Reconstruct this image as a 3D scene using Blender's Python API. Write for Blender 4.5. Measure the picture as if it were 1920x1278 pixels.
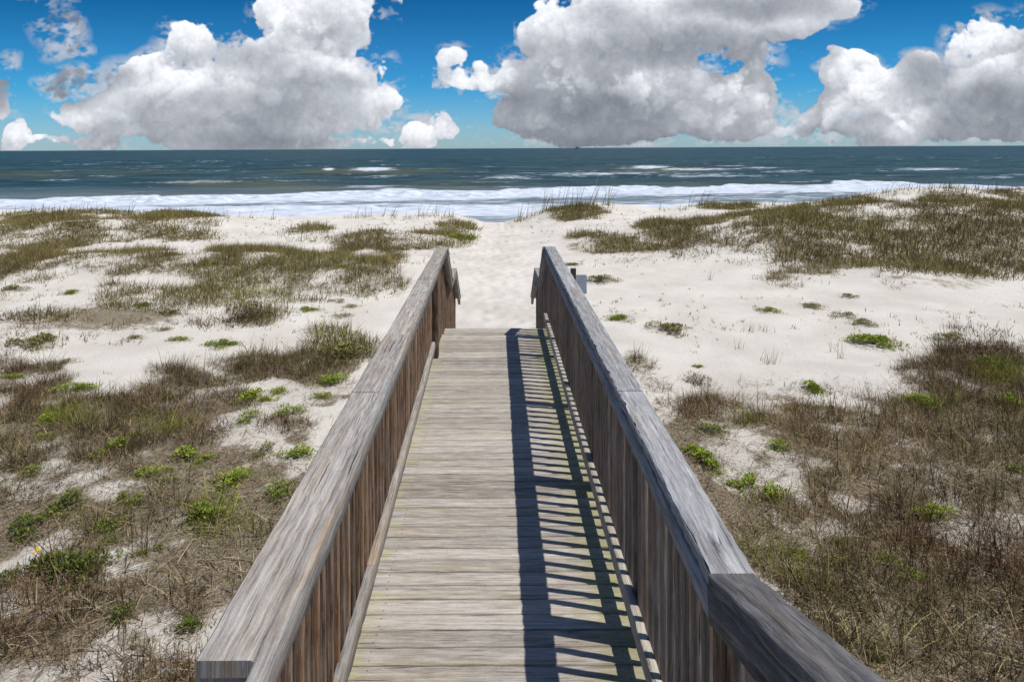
import bpy, bmesh, math, os
import numpy as np
from mathutils import Vector, Matrix

for o in list(bpy.data.objects): bpy.data.objects.remove(o)
SC = bpy.context.scene
COL = SC.collection
R = math.radians
# ------------------------------------------------------------------ camera (metres; deck top is z = 0, walkway runs along +Y)
F = 1200.0; VX = 928.0; VY = 278.0          # focal length and vanishing point in photo pixels (1920 x 1278)
EYE = 2.15
ROLL = R(0.30)
cd = bpy.data.cameras.new("camera"); cam = bpy.data.objects.new("camera", cd); COL.objects.link(cam)
cam.location = (0, 0, EYE)
cam.rotation_euler = (R(90), 0, 0)
cam.rotation_euler = (Matrix.Rotation(R(90), 3, 'X') @ Matrix.Rotation(-ROLL, 3, 'Z')).to_euler()
cd.sensor_width = 36; cd.lens = F/1920*36
cd.shift_x = (960-VX)/1920; cd.shift_y = (VY-639)/1920
cd.clip_start = .05; cd.clip_end = 60000
SC.camera = cam
# ------------------------------------------------------------------ exposure, sun
SC.view_settings.view_transform = 'Standard'; SC.view_settings.look = 'None'
SC.view_settings.exposure = -0.05; SC.view_settings.gamma = 1
SUNV = Vector((.445, -.10, 1.03)).normalized()
sun_el = math.asin(SUNV.z); sun_az = math.atan2(SUNV.x, SUNV.y)
ld = bpy.data.lights.new("sun", 'SUN'); sun = bpy.data.objects.new("sun", ld); COL.objects.link(sun)
ld.energy = 4.2; ld.angle = R(.5); ld.color = (1, .96, .89)
sun.rotation_euler = SUNV.to_track_quat('Z', 'Y').to_euler(); sun.location = (6, -4, 14)

def make_clouds(W=1280, H=236, D=64, x0=-70., x1=2000., y0=-75., y1=292.):
    """cumulus slab: a 3-D density volume lit by a sweep along the sun direction, then composited front to back"""
    rs = np.random.RandomState(11)
    sx = (x1-x0)/W; sy = (y1-y0)/H; sz = 5.0
    X = (x0+(np.arange(W)+.5)*sx).astype(np.float32)
    Y = (y0+(np.arange(H)+.5)*sy).astype(np.float32)
    Z = ((np.arange(D)-D/2)*sz).astype(np.float32)
    def im(c, cell):
        t = (c-c[0])/cell+rs.rand(); n = int(t[-1])+5; i = t.astype(int); f = t-i; r = np.arange(len(c))
        M = np.zeros((len(c), n), np.float32)          # cubic B-spline weights: no lattice showing
        M[r, i] = (1-f)**3/6; M[r, i+1] = (3*f**3-6*f*f+4)/6; M[r, i+2] = (-3*f**3+3*f*f+3*f+1)/6; M[r, i+3] = f**3/6
        return M*1.28, n
    def noise(cell, ky=1.0, kz=1.0):
        A, a = im(X, cell); B, b = im(Y, cell*ky); C, c = im(Z, cell*kz)
        L = rs.rand(b, a, c).astype(np.float32)*2-1
        L = np.tensordot(B, L, (1, 0)); L = np.tensordot(L, C, (2, 1)); L = np.tensordot(A, L, (1, 1))
        return np.ascontiguousarray(L.transpose(1, 0, 2))      # H W D
    # cx cy rx ry depth-centre weight
    E = [(905,150,45,24,0,.8),(842,166,20,24,0,.7),(330,262,70,16,0,.9),(390,268,60,12,0,.9),(545,266,50,14,0,1),(170,268,40,10,0,.9),(60,270,40,10,0,.9),(1000,262,50,14,0,.9),(600,40,95,62,0,1),(655,75,40,50,0,.8),(520,118,110,46,-40,1),(365,80,58,42,10,1),(300,150,95,44,0,1),(430,178,200,46,-20,1.05),
         (600,150,120,58,0,1),(205,208,85,32,0,1),(655,175,85,48,10,1),(715,185,48,34,10,1),(560,232,150,26,0,1),(420,238,110,26,0,.85),(255,236,120,22,0,.8),
         (200,262,46,24,0,.9),(28,258,30,30,0,1),(100,272,60,12,0,.9),(138,158,55,24,0,.8),(105,58,52,34,0,.55),(125,98,36,18,0,.5),(20,8,90,10,0,.4),
         (785,258,62,24,0,1),(820,246,24,22,0,1),(715,268,30,12,0,.9),(480,272,40,9,0,.9),(620,274,60,7,0,.9),(-5,180,26,34,0,.9),(18,114,18,13,0,.6),(740,26,10,20,0,.5),(800,140,6,6,0,.3),
         (600,200,60,30,60,1),(700,140,16,40,0,.5),
         (862,122,28,26,0,.85),(868,160,36,20,0,.8),(940,170,60,24,0,.9),(1000,160,60,48,0,1),(1060,70,60,80,0,1),(1150,60,110,80,-20,1),(1180,160,170,80,0,1.1),(1010,215,75,48,0,.95),
         (1300,52,200,52,-50,1),(1440,18,150,26,-50,.9),(1350,190,110,60,0,1),(1400,140,55,55,0,1),(1280,232,190,36,0,1),(1110,262,110,20,0,1),(1060,240,80,36,0,.9),(885,246,9,10,0,.5),(1340,250,100,26,20,1),(1430,180,34,34,0,.9),
         (1595,140,52,36,0,1),(1640,190,88,50,0,1.05),(1590,232,90,30,0,1),(1510,262,52,14,0,1),(1700,230,90,38,0,.9),(1725,140,42,34,0,.75),(1860,90,78,46,0,1),(1900,130,90,70,-20,1),
         (1870,190,120,58,-40,1.05),(1810,150,50,50,0,.9),(1850,246,140,32,0,1),(1770,262,80,18,0,1),(1960,110,80,80,0,1),(1640,268,120,10,0,.8)]
    Bf = np.full((H, W, D), -1.0, np.float32)
    wx = noise(44)*24; wy = noise(44)*17
    for cx, cy, rx, ry, cz, w in E:
        rx *= 1.08; ry *= 1.12
        i0, i1 = np.searchsorted(X, [cx-rx*1.5, cx+rx*1.5]); j0, j1 = np.searchsorted(Y, [cy-ry*1.5, cy+ry*1.5])
        if i1 <= i0 or j1 <= j0: continue
        rz = min(rx, ry)*1.5+10
        s = np.s_[j0:j1, i0:i1, :]
        d = ((X[None, i0:i1, None]+wx[s]-cx)/rx)**2+((Y[j0:j1, None, None]+wy[s]-cy)/ry)**2+((Z[None, None, :]-cz)/rz)**2
        v = (w-d)*np.minimum(1, min(rx, ry)/40)
        a = Bf[s]; m = np.maximum(a, v); Bf[s] = m+.10*np.exp(-np.abs(a-v)*6)
    del wx, wy
    EN = Bf[:, :, ::4].copy()
    n = noise(64, .8)*.50
    for c, a in ((34, .40), (18, .26), (9.5, .17), (5, .11)):
        q = noise(c, 1, 1); n += (np.abs(q)*2.0-.50)*a*1.2
    hole = .85*np.exp(-((X[None, :]-1352-.5*(Y[:, None]-128))/56)**2-((Y[:, None]-130)/20)**2)+1.3*np.exp(-((X[None, :]-1492)/36)**2-((Y[:, None]-165)/78)**2)+1.2*np.exp(-((X[None, :]-800)/26)**2-((Y[:, None]-120)/90)**2).astype(np.float32)
    d = Bf*1.15+n-.14-hole[:, :, None]-np.clip(-.12-Bf, 0, 1)*2.5
    del n, Bf
    wis = noise(26, .6); d2 = d+.20*wis+.12*noise(4.2)
    dens = np.clip(d2*2.6, 0, 1)
    soft = np.ones((H, W), np.float32)
    for cx, cy, rx, ry, v in ((105,60,90,60,.965),(20,112,50,30,.93),(20,8,120,24,.97),(138,158,80,32,.85),(5,170,34,50,.7),(740,26,30,40,.97),(800,140,20,16,1.),(690,110,24,50,.8),(1725,138,60,34,.7),(885,246,20,20,.9),(430,268,300,14,.45),(1250,275,280,10,.5)):
        soft *= 1-v*np.exp(-(((X[None, :]-cx)/rx)**2+((Y[:, None]-cy)/ry)**2)**1.5)
    dens *= soft[:, :, None]
    dens *= (Y < 283)[:, None, None]
    # sun from above, right of and slightly behind the viewer: sweep rows downward
    SH = np.zeros((H, W), np.float32)  # shade patches placed by hand, added to the swept sun depth
    for cx, cy, rx, ry, v in ((1290,92,190,36,5.),(1440,20,150,24,6.),(1150,40,70,26,2.),(480,112,85,32,2.5),(1880,205,120,46,7.),(1960,60,60,60,2.),(1120,208,190,26,3.5),(440,196,190,24,2.5),
                              (610,160,90,20,2.5),(105,60,90,60,12.),(138,160,80,34,8.),(5,120,40,80,8.),(1730,150,50,40,4.),(640,60,60,50,1.),(1550,262,60,16,2.)):
        SH += .9*v*np.exp(-(((X[None, :]-cx+18*np.sin(Y[:, None]/13))/rx)**2+((Y[:, None]-cy+7*np.sin(X[None, :]/29))/ry)**2)**1.3)
    tau = np.zeros((W, D), np.float32); TAU = np.empty((H, W, D), np.float32)
    fx, fz = .43*sy/sx, .30*sy/sz
    def sh(a, f, ax):
        return a*(1-f)+np.roll(a, -1 if ax == 0 else 1, ax)*f
    for j in range(H):
        TAU[j] = tau+SH[j][:, None]
        tau = tau+dens[j]*.040*sy
        tau = sh(sh(tau, fx, 0), fz, 1)      # shadow moves left and away
    sig = .085*sz
    Tr = np.ones((H, W), np.float32); C = np.zeros((H, W, 3), np.float32)
    sun = np.array([1.0, .98, .94], np.float32); amb = np.array([.34, .42, .58], np.float32)
    gnd = np.array([.36, .38, .42], np.float32)
    for k in range(D):
        de = dens[:, :, k]; a = 1-np.exp(-de*sig); t = TAU[:, :, k]
        L = .50*np.exp(-t*1.1)+.40*np.exp(-t*.22)+.16*np.exp(-t*.05)
        pw = 1-np.exp(-(de*2.5+.35))
        am = .25+.35*np.exp(-t*.12)
        c = (L*pw*1.12)[..., None]*sun+am[..., None]*amb*.95+gnd*.10
        w = (Tr*a)[..., None]; C += c*w; Tr *= 1-a
    A = 1-Tr
    C = C/np.maximum(A, 1e-4)[..., None]
    # fine erosion of the rims, shreds of scud round the masses
    def n2(cell, ky=1.0):
        P_, a = im(X, cell); Q_, b = im(Y, cell*ky)
        return (Q_ @ (rs.rand(b, a).astype(np.float32)*2-1)) @ P_.T
    f = n2(16)*.5+n2(8)*.42+n2(4)*.36+n2(2.6)*.26
    g = n2(70, .5)*.7+n2(30, .5)*.5+n2(14, .55)*.42+n2(7, .6)*.34+n2(3.6, .7)*.24
    A = np.clip((A-.34-.30*f)/.42, 0, 1)*(A > .02)
    veil = np.clip((EN.max(2)+.70)*1.5, 0, 1)*np.clip((g+.02)*1.15, 0, .75)*(Y < 283)[:, None]
    veil = np.maximum(veil, np.clip((g+.25)*.9, 0, .5)*np.exp(-((Y[:, None]-268)/20)**2)*(Y < 283)[:, None])
    vc = np.array([.80, .84, .92], np.float32)*(.82+.16*f)[..., None]
    C = C*(1+.13*f)[..., None]
    A2 = A+veil*(1-A); C = (C*A[..., None]+vc*(veil*(1-A))[..., None])/np.maximum(A2, 1e-4)[..., None]
    return C, A2

# ------------------------------------------------------------------ world: Nishita sky, cumulus towards the sea
w = bpy.data.worlds.new("World"); SC.world = w; w.use_nodes = True
nt = w.node_tree; nt.nodes.clear(); N = nt.nodes; L = nt.links
def nn(tree, t, **k):
    n = tree.nodes.new(t)
    for a, b in k.items(): setattr(n, a, b)
    return n
LOW = os.environ.get('LOWCLOUD')
if LOW: CC, CA = make_clouds(W=640, H=118, D=32)
else: CC, CA = make_clouds()
ch, cw = CA.shape
img = bpy.data.images.new("cumulus", cw, ch, alpha=True, float_buffer=True)
img.colorspace_settings.name = 'Non-Color'; img.alpha_mode = 'CHANNEL_PACKED'
px = np.empty((ch, cw, 4), np.float32); px[..., :3] = CC; px[..., 3] = CA
img.pixels.foreach_set(px[::-1].ravel()); img.pack()
tc = nn(nt, 'ShaderNodeTexCoord'); sp = nn(nt, 'ShaderNodeSeparateXYZ'); L.new(tc.outputs['Generated'], sp.inputs[0])
def mth(tree, op, a, b=None, c=None, clamp=False):
    n = nn(tree, 'ShaderNodeMath', operation=op, use_clamp=clamp)
    for i, v in enumerate((a, b, c)):
        if v is None: continue
        if hasattr(v, 'links'): tree.links.new(v, n.inputs[i])
        else: n.inputs[i].default_value = v
    return n.outputs[0]
ysafe = mth(nt, 'MAXIMUM', sp.outputs['Y'], .05)
tu = mth(nt, 'DIVIDE', sp.outputs['X'], ysafe); tv = mth(nt, 'DIVIDE', sp.outputs['Z'], ysafe)
CX0, CX1, CY0, CY1 = -70., 2000., -75., 292.
uu = mth(nt, 'MULTIPLY_ADD', tu, F/(CX1-CX0), (VX-CX0)/(CX1-CX0))
vv = mth(nt, 'MULTIPLY_ADD', tv, F/(CY1-CY0), (CY1-VY-5)/(CY1-CY0))
cb = nn(nt, 'ShaderNodeCombineXYZ'); L.new(uu, cb.inputs[0]); L.new(vv, cb.inputs[1])
ti = nn(nt, 'ShaderNodeTexImage', image=img, extension='CLIP', interpolation='Linear'); L.new(cb.outputs[0], ti.inputs['Vector'])
front = mth(nt, 'GREATER_THAN', sp.outputs['Y'], .06)
ca = mth(nt, 'MULTIPLY', ti.outputs['Alpha'], front)
sky = nn(nt, 'ShaderNodeTexSky', sky_type='NISHITA', sun_disc=False)
sky.sun_elevation = sun_el; sky.sun_rotation = sun_az
sky.altitude = 0; sky.air_density = 1.0; sky.dust_density = .3; sky.ozone_density = 3.0
# deep polarised blue: gain by elevation
rp = nn(nt, 'ShaderNodeValToRGB'); L.new(tv, rp.inputs[0])
els = rp.color_ramp.elements
els[0].position = 0.0; els[0].color = (.46, .68, .98, 1)
els[1].position = .26; els[1].color = (.015, .27, .48, 1)
e = els.new(.10); e.color = (.12, .52, .84, 1)
# away from the horizon the plain sky keeps its own colour
fade = nn(nt, 'ShaderNodeMapRange'); L.new(sp.outputs['Z'], fade.inputs[0]); fade.inputs[1].default_value = .28; fade.inputs[2].default_value = .6
gm = nn(nt, 'ShaderNodeMix', data_type='RGBA'); L.new(fade.outputs[0], gm.inputs[0]); L.new(rp.outputs[0], gm.inputs[6]); gm.inputs[7].default_value = (.45, .56, .70, 1)
ml = nn(nt, 'ShaderNodeMix', data_type='RGBA', blend_type='MULTIPLY'); ml.inputs[0].default_value = 1
L.new(sky.outputs[0], ml.inputs[6]); L.new(gm.outputs[2], ml.inputs[7])
cs = nn(nt, 'ShaderNodeVectorMath', operation='SCALE'); L.new(ti.outputs['Color'], cs.inputs[0]); cs.inputs['Scale'].default_value = 11.4
sg = nn(nt, 'ShaderNodeVectorMath', operation='SCALE'); L.new(ml.outputs[2], sg.inputs[0]); sg.inputs['Scale'].default_value = 1.75
mx = nn(nt, 'ShaderNodeMix', data_type='RGBA'); L.new(ca, mx.inputs[0]); L.new(sg.outputs[0], mx.inputs[6]); L.new(cs.outputs[0], mx.inputs[7])
bg = nn(nt, 'ShaderNodeBackground'); bg.inputs[1].default_value = .075
L.new(mx.outputs[2], bg.inputs[0])
wo = nn(nt, 'ShaderNodeOutputWorld'); L.new(bg.outputs[0], wo.inputs[0])
w.cycles.sampling_method = 'MANUAL'; w.cycles.sample_map_resolution = 1024
SC.cycles.max_bounces = 5; SC.cycles.diffuse_bounces = 3; SC.cycles.glossy_bounces = 2; SC.cycles.transparent_max_bounces = 4

# ------------------------------------------------------------------ helpers
rng = np.random.RandomState(5)
def tag(o, label=None, cat=None, group=None, kind=None):
    if label: o['label'] = label
    if cat: o['category'] = cat
    if group: o['group'] = group
    if kind: o['kind'] = kind
    return o
def empty(name, loc=(0, 0, 0)):
    o = bpy.data.objects.new(name, None); COL.objects.link(o); o.location = loc; o.empty_display_size = .2
    return o
def link(name, me, parent=None):
    o = bpy.data.objects.new(name, me); COL.objects.link(o)
    if parent is not None: o.parent = parent
    return o
def np_mesh(name, V, Q, mat=None, col=None, smooth=False, fattr=None, uv=None):
    """mesh from numpy vertices and quads; col = per-vertex colour, fattr = dict of per-vertex floats"""
    me = bpy.data.meshes.new(name); V = np.asarray(V, np.float32); Q = np.asarray(Q, np.int32)
    me.vertices.add(len(V)); me.vertices.foreach_set('co', V.ravel())
    k = Q.shape[1]
    me.loops.add(Q.size); me.loops.foreach_set('vertex_index', Q.ravel())
    me.polygons.add(len(Q)); me.polygons.foreach_set('loop_start', np.arange(0, Q.size, k, dtype=np.int32))
    me.update(calc_edges=True)
    if smooth: me.polygons.foreach_set('use_smooth', np.ones(len(Q), bool))
    if col is not None:
        a = me.color_attributes.new('col', 'FLOAT_COLOR', 'POINT')
        c = np.ones((len(V), 4), np.float32); c[:, :3] = col; a.data.foreach_set('color', c.ravel())
    for nm, f in (fattr or {}).items():
        a = me.attributes.new(nm, 'FLOAT', 'POINT'); a.data.foreach_set('value', np.asarray(f, np.float32).ravel())
    if uv is not None:
        u = me.uv_layers.new(name='uv'); u.data.foreach_set('uv', np.asarray(uv, np.float32)[Q.ravel()].ravel())
    if mat: me.materials.append(mat)
    return me
def vnoise(x, y, seed=0):
    xi = np.floor(x).astype(np.int64); yi = np.floor(y).astype(np.int64); fx = x-xi; fy = y-yi
    fx = fx*fx*(3-2*fx); fy = fy*fy*(3-2*fy)
    def h(a, b):
        n = (a*374761393+b*668265263+seed*974634777) & 0xffffffff
        n = ((n ^ (n >> 13))*1274126177) & 0xffffffff
        return ((n ^ (n >> 16)) & 0xffff)/65535.0
    return (h(xi, yi)*(1-fx)+h(xi+1, yi)*fx)*(1-fy)+(h(xi, yi+1)*(1-fx)+h(xi+1, yi+1)*fx)*fy
def fbm(x, y, o=4, seed=0):
    s = 0; a = .5; t = 0
    for i in range(o):
        s = s+a*vnoise(x*2**i+i*17.3, y*2**i-i*9.1, seed+i); t += a; a *= .5
    return s/t
def sst(a, b, x):
    t = np.clip((x-a)/(b-a), 0, 1); return t*t*(3-2*t)

# ------------------------------------------------------------------ materials
class M:
    def __init__(s, name, rough=.8, spec=.3):
        s.m = bpy.data.materials.new(name); s.m.use_nodes = True; s.t = s.m.node_tree
        s.p = s.t.nodes['Principled BSDF']; s.p.inputs['Roughness'].default_value = rough
        s.p.inputs['Specular IOR Level'].default_value = spec
    def n(s, t, **k): return nn(s.t, t, **k)
    def l(s, a, b): s.t.links.new(a, b)
    def v(s, inp, val):
        if hasattr(val, 'links'): s.l(val, inp)
        else: inp.default_value = val
    def math(s, op, a, b=None, c=None, clamp=False): return mth(s.t, op, a, b, c, clamp)
    def noise(s, vec, scale, detail=4, rough=.55, dist=0):
        n = s.n('ShaderNodeTexNoise'); s.l(vec, n.inputs['Vector']); n.inputs['Scale'].default_value = scale
        n.inputs['Detail'].default_value = detail; n.inputs['Roughness'].default_value = rough; n.inputs['Distortion'].default_value = dist
        return n.outputs['Fac']
    def scale(s, vec, x, y, z=1):
        n = s.n('ShaderNodeVectorMath', operation='MULTIPLY'); s.l(vec, n.inputs[0]); n.inputs[1].default_value = (x, y, z); return n.outputs[0]
    def mix(s, f, a, b, bt='MIX'):
        n = s.n('ShaderNodeMix', data_type='RGBA', blend_type=bt); s.v(n.inputs[0], f)
        for i, c in ((6, a), (7, b)):
            if hasattr(c, 'links'): s.l(c, n.inputs[i])
            else: n.inputs[i].default_value = (*c, 1)
        return n.outputs[2]
    def rng(s, x, a, b, c=0, d=1):
        n = s.n('ShaderNodeMapRange'); s.l(x, n.inputs[0])
        for i, q in enumerate((a, b, c, d)): n.inputs[i+1].default_value = q
        return n.outputs[0]
    def bump(s, h, strength=.5, dist=.01):
        n = s.n('ShaderNodeBump'); n.inputs['Strength'].default_value = strength; n.inputs['Distance'].default_value = dist
        s.l(h, n.inputs['Height']); s.l(n.outputs[0], s.p.inputs['Normal'])
    def base(s, c): s.l(c, s.p.inputs['Base Color'])

def wood(name, dark, mid, light, stain=None, coarse=1.0, bump=.7, crack=.8, knots=1.0, stain_amt=.5, brr=(.70, 1.22)):
    """weathered board: grain along uv.x (metres), board offset baked in the uvs"""
    m = M(name, .85, .25)
    uv = m.n('ShaderNodeUVMap'); uv.uv_map = 'uv'; u = uv.outputs[0]
    # knots swirl the grain
    kv = m.n('ShaderNodeTexVoronoi'); m.l(m.scale(u, 1.35, 7.), kv.inputs['Vector']); kv.inputs['Scale'].default_value = 1
    kd = kv.outputs['Distance']
    kn = m.rng(kd, .0, .30, 1, 0); kn = m.math('MULTIPLY', m.math('POWER', kn, 1.5), knots)
    wv = m.noise(m.scale(u, 1.3, 6), 1, 3); 
    off = m.math('MULTIPLY_ADD', kn, .7, m.math('MULTIPLY', wv, .26))
    cv = m.n('ShaderNodeCombineXYZ'); m.l(off, cv.inputs[1])
    def st(a, b):
        q = m.n('ShaderNodeVectorMath', operation='ADD'); m.l(m.scale(u, a, b), q.inputs[0]); m.l(m.scale(cv.outputs[0], 1, b*.045*coarse), q.inputs[1]); return q.outputs[0]
    g1 = m.noise(st(2.2, 80), 1, 6, .70); g2 = m.noise(st(6, 240), 1, 4, .65); g3 = m.noise(m.scale(u, .9, 5), 1, 3)
    fine = m.noise(m.scale(u, 90, 260), 1, 2)
    g = m.math('ADD', m.math('MULTIPLY', g1, .62), m.math('MULTIPLY', g2, .38))
    c = m.n('ShaderNodeValToRGB'); m.l(g, c.inputs[0]); e = c.color_ramp.elements
    e[0].position = .33; e[0].color = (*dark, 1); e[1].position = .66; e[1].color = (*light, 1)
    k = e.new(.49); k.color = (*mid, 1)
    col = c.outputs[0]
    col = m.mix(m.rng(fine, .35, .68, 0, .34), col, tuple(x*.5 for x in mid))
    at = m.n('ShaderNodeAttribute'); at.attribute_name = 'rnd'
    pt = m.noise(m.scale(u, 14, 46), 1, 4, .65)
    col = m.mix(m.rng(pt, .54, .72, 0, .35), col, tuple(x*.8 for x in dark)); col = m.mix(m.rng(pt, .44, .30, 0, .30), col, light)
    br = m.rng(at.outputs['Fac'], 0, 1, *brr)
    hs = m.n('ShaderNodeHueSaturation'); m.l(br, hs.inputs['Value']); m.l(col, hs.inputs['Color'])
    m.l(m.rng(g3, .3, .7, .7, 1.3), hs.inputs['Saturation']); col = hs.outputs[0]
    if stain:
        sm = m.rng(m.noise(m.scale(u, 1.1, 11), 1, 4, .6), .53, .66, 0, stain_amt)
        col = m.mix(sm, col, stain)
    # grey weathering patches
    wm = m.rng(m.noise(m.scale(u, 2.2, 14), 3, 4, .6), .45, .7, 0, .35)
    col = m.mix(wm, col, tuple(min(1, x*1.12) for x in light))
    # cracks and knot hearts
    cr = m.noise(st(2.2, 110), 1, 4, .6); crm = m.rng(cr, .32, .37, crack, 0)
    core = m.math('MULTIPLY', m.rng(kd, .035, .11, .85, 0), knots)
    core = m.math('MULTIPLY', core, m.rng(m.noise(m.scale(u, 40, 120), 1, 2), .3, .6, .3, 1))
    dk = m.math('MAXIMUM', crm, core)
    col = m.mix(dk, col, tuple(x*.22 for x in dark))
    h = m.math('SUBTRACT', m.math('ADD', g1, m.math('MULTIPLY', g2, .6)), m.math('MULTIPLY', dk, 1.1))
    m.bump(h, bump, .006)
    return m, col
GREY = wood('weathered_grey_wood', (.085, .080, .082), (.29, .283, .285), (.60, .595, .595), stain=(.30, .20, .12), stain_amt=.35); GREY[0].base(GREY[1])
CAPL = wood('weathered_brown_wood', (.10, .083, .07), (.32, .285, .25), (.62, .59, .55), stain=(.40, .25, .11), stain_amt=.45); CAPL[0].base(CAPL[1])
BROWN = wood('red_brown_wood', (.050, .028, .016), (.19, .108, .062), (.50, .39, .29), stain=(.27, .13, .055), stain_amt=.55, knots=.6, brr=(.50, 1.5)); BROWN[0].base(BROWN[1])
TAUPE = wood('taupe_wood', (.10, .075, .058), (.29, .225, .178), (.52, .445, .38), stain=(.30, .17, .10), stain_amt=.4, knots=.7, brr=(.62, 1.3)); TAUPE[0].base(TAUPE[1])
Y1 = 7.66; PIT = .0979
dm, dc = wood('deck_wood', (.19, .155, .12), (.40, .355, .305), (.66, .62, .56), stain=(.42, .33, .18), stain_amt=.42, coarse=1.4, crack=.95, knots=1.0)
geo = dm.n('ShaderNodeNewGeometry'); sx_ = dm.n('ShaderNodeSeparateXYZ'); dm.l(geo.outputs['Position'], sx_.inputs[0])
# algae along the damp right side, lichen along the left kerb
wob = dm.noise(dm.scale(geo.outputs['Position'], 6, 9, 1), 1, 4)
xr = dm.math('ADD', sx_.outputs[0], dm.math('MULTIPLY', dm.math('SUBTRACT', wob, .5), .22))
al = dm.math('MULTIPLY', dm.rng(xr, .36, .52, 0, 1), dm.rng(dm.noise(geo.outputs['Position'], 14, 4), .3, .62, .35, .9))
dc = dm.mix(dm.math('MULTIPLY', al, .80), dc, (.30, .285, .10), 'MIX')
xl = dm.math('SUBTRACT', dm.math('MULTIPLY', dm.math('SUBTRACT', wob, .5), .20), sx_.outputs[0])
ll = dm.math('MULTIPLY', dm.rng(xl, .53, .60, 0, 1), dm.rng(dm.noise(geo.outputs['Position'], 11, 4), .40, .66, 0, .42))
dc = dm.mix(ll, dc, (.50, .44, .14))
yn = dm.math('FRACT', dm.math('DIVIDE', dm.math('SUBTRACT', Y1 + PIT*80, sx_.outputs[1]), PIT))
dy = dm.math('MULTIPLY', dm.math('MINIMUM', dm.math('ABSOLUTE', dm.math('SUBTRACT', yn, .27)), dm.math('ABSOLUTE', dm.math('SUBTRACT', yn, .75))), PIT)
ax_ = dm.math('ABSOLUTE', dm.math('ADD', sx_.outputs[0], dm.math('MULTIPLY', dm.math('SUBTRACT', dm.noise(geo.outputs['Position'], 3, 2), .5), .05)))
dx = dm.math('MINIMUM', dm.math('ABSOLUTE', dm.math('SUBTRACT', ax_, 9.0)), dm.math('ABSOLUTE', dm.math('SUBTRACT', ax_, .535)))
nd = dm.math('SQRT', dm.math('ADD', dm.math('MULTIPLY', dx, dx), dm.math('MULTIPLY', dy, dy)))
dc = dm.mix(dm.rng(nd, .0028, .0055, .6, 0), dc, (.045, .036, .03))
dm.base(dc)
KERB = wood('pale_worn_wood', (.17, .135, .11), (.45, .40, .33), (.70, .66, .56), stain=(.40, .33, .14), stain_amt=.3); KERB[0].base(KERB[1])
DGREY = wood('dark_grey_wood', (.045, .042, .045), (.14, .132, .13), (.33, .32, .32), stain=(.20, .14, .10), stain_amt=.35); DGREY[0].base(DGREY[1])
WM = {'deck2': KERB[0].m, 'dark': DGREY[0].m, 'grey': GREY[0].m, 'cap': CAPL[0].m, 'brown': BROWN[0].m, 'taupe': TAUPE[0].m, 'deck': dm.m}
def simple(name, c, rough=.7, spec=.3, metal=0):
    m = M(name, rough, spec); g = m.n('ShaderNodeNewGeometry'); t = m.n('ShaderNodeTexCoord')
    f = m.noise(t.outputs['Object'], 14, 5); m.base(m.mix(m.rng(f, .3, .7), tuple(x*.82 for x in c), tuple(min(1, x*1.1) for x in c)))
    m.p.inputs['Metallic'].default_value = metal; return m.m

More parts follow.
